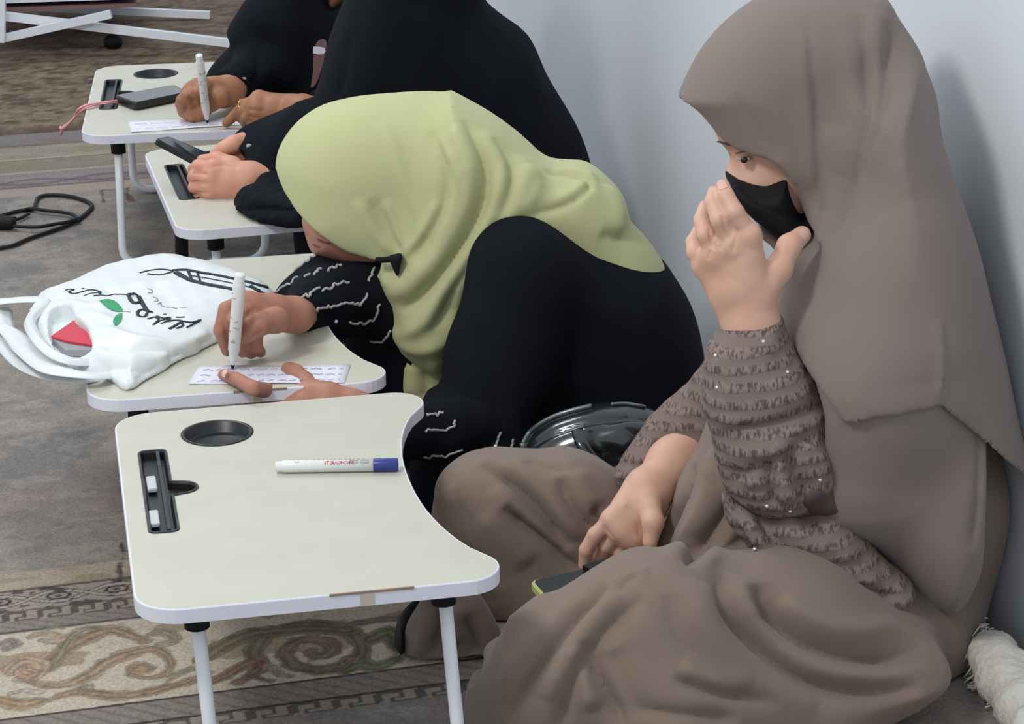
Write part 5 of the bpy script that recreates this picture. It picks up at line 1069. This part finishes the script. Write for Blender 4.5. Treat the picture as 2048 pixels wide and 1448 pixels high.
v.pillow([(590, 206), (545, 240), (505, 262), (470, 284), (482, 300), (505, 330), (500, 400), (474, 412), (480, 426), (500, 440), (560, 454), (610, 462), (680, 440), (740, 300), (700, 200), (650, 193)], 4.02, .07, .07, R=.05, k=0)
v.cap(at(512, 372, 3.945), at(640, 360, 4.02), .044, .062, k=.03); v.cap(at(508, 290, 4.045), at(640, 270, 4.08), .034, .06, k=.03)
GS = garment(v, 2, [([(500, 330), (520, 380), (510, 420)], .01, -.006), ([(500, 400), (560, 410), (600, 400)], .012, -.008), ([(490, 425), (540, 430), (600, 440)], .010, .008), ([(520, 290), (580, 300), (640, 280)], .02, .006)], (.001, 25, 3), z0=.2); GS.obj('sleeve', M['black'], pC)
for q, r_ in (((505, 375), .006), ((498, 292), .005), ((651, 197), .005), ((648, 226), .004)):
    for S in (GS, GC):
        p, n = S.hit(*q)
        if p is not None: ball(p, r_, M['thread'], 'bead', pC, (1, .5, .8)); break
v = Vol(onz(540, 425, TZ)-[.14, .16, .0], onz(540, 425, TZ)+[.16, .2, .09], .0035); hpillow(v, [(468, 411), (476, 424), (498, 438), (530, 447), (570, 455), (612, 456), (650, 430), (640, 380), (570, 370), (512, 385), (500, 400)], TZ+.006, .036, .003, .022, 0); v.F = np.maximum(v.F, TZ+.0025-v.ax[2][None, None, :])
CU_ = Surf(*v.mesh(), 2); CU_.wob(.001, 60, 3); CU_.folds([([(480, 420), (530, 415), (590, 420)], .006, -.008), ([(500, 436), (550, 438), (600, 446)], .006, .005)]); CU_.obj('cuff', M['black'], pC, label='ruffled black cuff lying on the table')
bv = coarse_body([(([.0, 4.08, .12], [-.02, 4.08, .30], [-.08, 4.08, .44], [-.14, 4.08, .56], [-.13, 4.08, .66]), [.09, .08, .07, .045, .075]), (([-.10, 4.02, .42], [-.24, 4.02, .33], [-.33, 3.99, .33]), [.04, .028, .022])], (-.46, 3.8, 0), (.26, 4.36, .92))
y = yc
kwC = dict(wrist=(490, 368, y-.005), arm=[(515, 367, y+.01), (545, 366, y+.03)], palm=[(428, 336, y-.012), (420, 357, y-.018), (420, 378, y-.018), (428, 398, y-.01)],
     fingers=[[(396, 332, y-.006), (388, 338, y+.02), (405, 345, y+.04)], [(390, 352, y-.012), (386, 356, y+.02), (402, 358, y+.035)], [(390, 374, y-.012), (388, 376, y+.018), (402, 377, y+.03)], [(400, 396, y-.008), (396, 397, y+.016), (408, 397, y+.03)]],
     thumb=[(462, 335, y+.02), (435, 322, y+.03), (405, 322, y+.035)], wr=.032, ar=.034, pr=.0140)
HC1 = handmesh(allpts(kwC), .0022, **kwC)
kwC2 = dict(wrist=(505, 296, y+.11), arm=[(530, 292, y+.125), (560, 288, y+.13)], palm=[(468, 292, y+.085), (462, 305, y+.085), (462, 318, y+.085), (470, 330, y+.085)],
     fingers=[[(445, 300, y+.085), (425, 312, y+.09)], [(440, 318, y+.09), (420, 328, y+.09)], [(440, 330, y+.09), (425, 338, y+.09)], [(450, 340, y+.09), (436, 345, y+.09)]],
     thumb=[(488, 286, y+.09), (468, 288, y+.072), (448, 298, y+.065), (430, 308, y+.062)], wr=.026, ar=.029, pr=.0125)
HC2 = handmesh(allpts(kwC2), .0022, **kwC2)
HC1.folds([([(386, 345), (400, 346), (416, 349)], .0032, -.0035), ([(384, 364), (400, 365), (420, 367)], .0032, -.0035), ([(388, 385), (402, 386), (420, 387)], .0032, -.003), ([(418, 335), (450, 330), (480, 335)], .005, -.002)])
V, F = join([bv, (HC1.V, HC1.F), (HC2.V, HC2.F)]); mk('body', V, F, M['skinC'], pC)
# ------------------------------------------------------------------ PERSON D (black, at the furthest table)
pD = empty('person', (-.30, 4.78, 0), 'person in black at the furthest table holding a marker, face out of view', 'person')
lo, hi = (-.68, 4.48, -.01), (.07, 5.0, .86)
v = Vol(lo, hi, .0065)
v.pillow([(600, -260), (680, -290), (760, -220), (800, -100), (860, 40), (900, 250), (860, 400), (700, 470), (560, 420), (570, 260), (583, 212), (560, 193), (524, 184), (500, 192), (480, 206), (462, 219), (436, 222), (448, 190), (442, 168), (412, 162), (412, 142), (430, 118), (460, 88), (453, 62), (468, 36), (500, -10), (560, -60), (590, -150)], 4.75, .11, .12, R=.06, k=0)
v.cut([(646, -90), (650, -4), (654, 13), (662, 21), (674, 17), (690, 6), (706, -10), (725, -60), (720, -120), (660, -120)], 4.66, ymax=4.70)
v.chain([at(*hz(452, 176, .325)), at(520, 140, 4.66), at(600, 110, 4.74)], [.034, .05, .07], k=.02); v.chain([at(*hz(600, 222, .322)), at(700, 215, 4.66)], [.034, .05], k=.02)
GD = garment(v, 2, [([(500, 40), (520, 120), (500, 190)], .02, -.008), ([(560, 30), (580, 110), (575, 180)], .02, .008), ([(470, 120), (520, 150), (560, 150)], .015, .006), ([(620, 60), (612, 130), (605, 200)], .015, -.006)], (.0018, 12, 5)); GD.obj('abaya', M['black2'], pD)
for q in ((422, 169), (464, 158), (487, 157)):
    p, n = GD.hit(*q)
    if p is not None: ball(p, .0035, M['thread'], 'bead', pD, (1.6, .5, .7))
def patch(S, pts, m, name, parent, lift=.002, label=None):
    P = []
    for q in rounded(np.array(pts+[pts[0]]), 2)[:-1]:
        p, n = S.hit(q[0], q[1])
        if p is not None: P.append(p+n*lift)
    if len(P) < 3: return
    c = np.mean(P, 0); Q = [c]+P; n = len(P); return mk(name, Q, [(0, 1+i, 1+(i+1) % n) for i in range(n)], m, parent, label=label)
patch(GD, [(636, 82), (644, 77), (652, 80), (653, 92), (648, 118), (641, 145), (632, 168), (622, 174), (627, 140), (628, 100)], M['pinkcloth'], 'inner_blouse', pD, .003, 'mauve blouse strip in the open abaya front')
patch(GD, [(629, 92), (650, 94), (648, 107), (628, 105)], M['paper'], 'name_tag', pD, .006, 'small white tag on the blouse')
bv = coarse_body([(([-.25, 4.76, .12], [-.25, 4.76, .28], [-.28, 4.76, .38], [-.31, 4.75, .47], [-.30, 4.77, .60]), [.07, .06, .05, .04, .07])], (-.6, 4.5, 0), (.06, 4.98, .8))
fv = Vol((-.45, 4.6, .36), (-.2, 4.9, .74), .004); fv.pillow([(646, -110), (648, -4), (653, 13), (662, 21), (674, 18), (690, 8), (706, -8), (725, -60), (720, -120)], 4.72, .055, .06, R=.04, k=0)
fv.ell(at(690, -90, 4.75), (.08, .08, .09), k=.02)
kwD = dict(wrist=hz(440, 184, .315), arm=[hz(458, 177, .322), (480, 165, 4.64)], palm=[hz(404, 172, .340), hz(394, 176, .334), hz(384, 183, .326), hz(378, 193, .316)],
     fingers=[[hz(394, 184, .335), hz(398, 208, .305), hz(410, 230, .285)], [hz(374, 192, .326), hz(382, 216, .298), hz(398, 234, .282)], [hz(364, 200, .318), hz(370, 220, .292), hz(386, 236, .281)], [hz(362, 208, .308), hz(366, 224, .288), hz(378, 234, .281)]],
     thumb=[hz(436, 196, .315), hz(424, 206, .305), hz(412, 218, .297)], wr=.028, ar=.030, pr=.0140)
HD1 = handmesh(allpts(kwD), .0022, **kwD)
kwD2 = dict(wrist=hz(580, 224, .312), arm=[hz(605, 224, .318), (640, 222, 4.62)], palm=[hz(518, 197, .336), hz(512, 208, .330), hz(512, 221, .320), hz(520, 236, .305)],
     fingers=[[hz(492, 209, .325), hz(470, 230, .298), hz(453, 246, .282)], [hz(490, 220, .316), hz(484, 236, .292), hz(494, 243, .282)], [hz(494, 234, .304), hz(492, 246, .284), hz(504, 250, .281)], [hz(506, 245, .294), hz(508, 252, .283)]],
     thumb=[hz(560, 240, .300), hz(540, 250, .288), hz(520, 252, .284)], wr=.028, ar=.030, pr=.0140)
HD2 = handmesh(allpts(kwD2), .0022, **kwD2)
HD1.folds([([(374, 196), (384, 200), (394, 206)], .004, -.004), ([(368, 214), (380, 220), (392, 226)], .004, -.003)]); HD2.folds([([(494, 218), (510, 220), (530, 222)], .004, -.003), ([(496, 232), (512, 236), (530, 238)], .004, -.003)])
V, F = join([bv, fv.mesh(), (HD1.V, HD1.F), (HD2.V, HD2.F)]); mk('body', V, F, M['skinD'], pD)
c = at(*hz(489, 211, .323)); d = at(*hz(470, 230, .298))-c; d /= np.linalg.norm(d); x = np.cross(d, [0, 0, 1.]); x /= np.linalg.norm(x); y_ = np.cross(d, x)
V, F = tube([c+(x*math.cos(a)+y_*math.sin(a))*.0118 for a in np.linspace(0, 2*math.pi, 25)], .0016, 8); mk('ring', V, F, M['gold'], pD, label='gold finger ring')
print('CD', time.time()-_t)
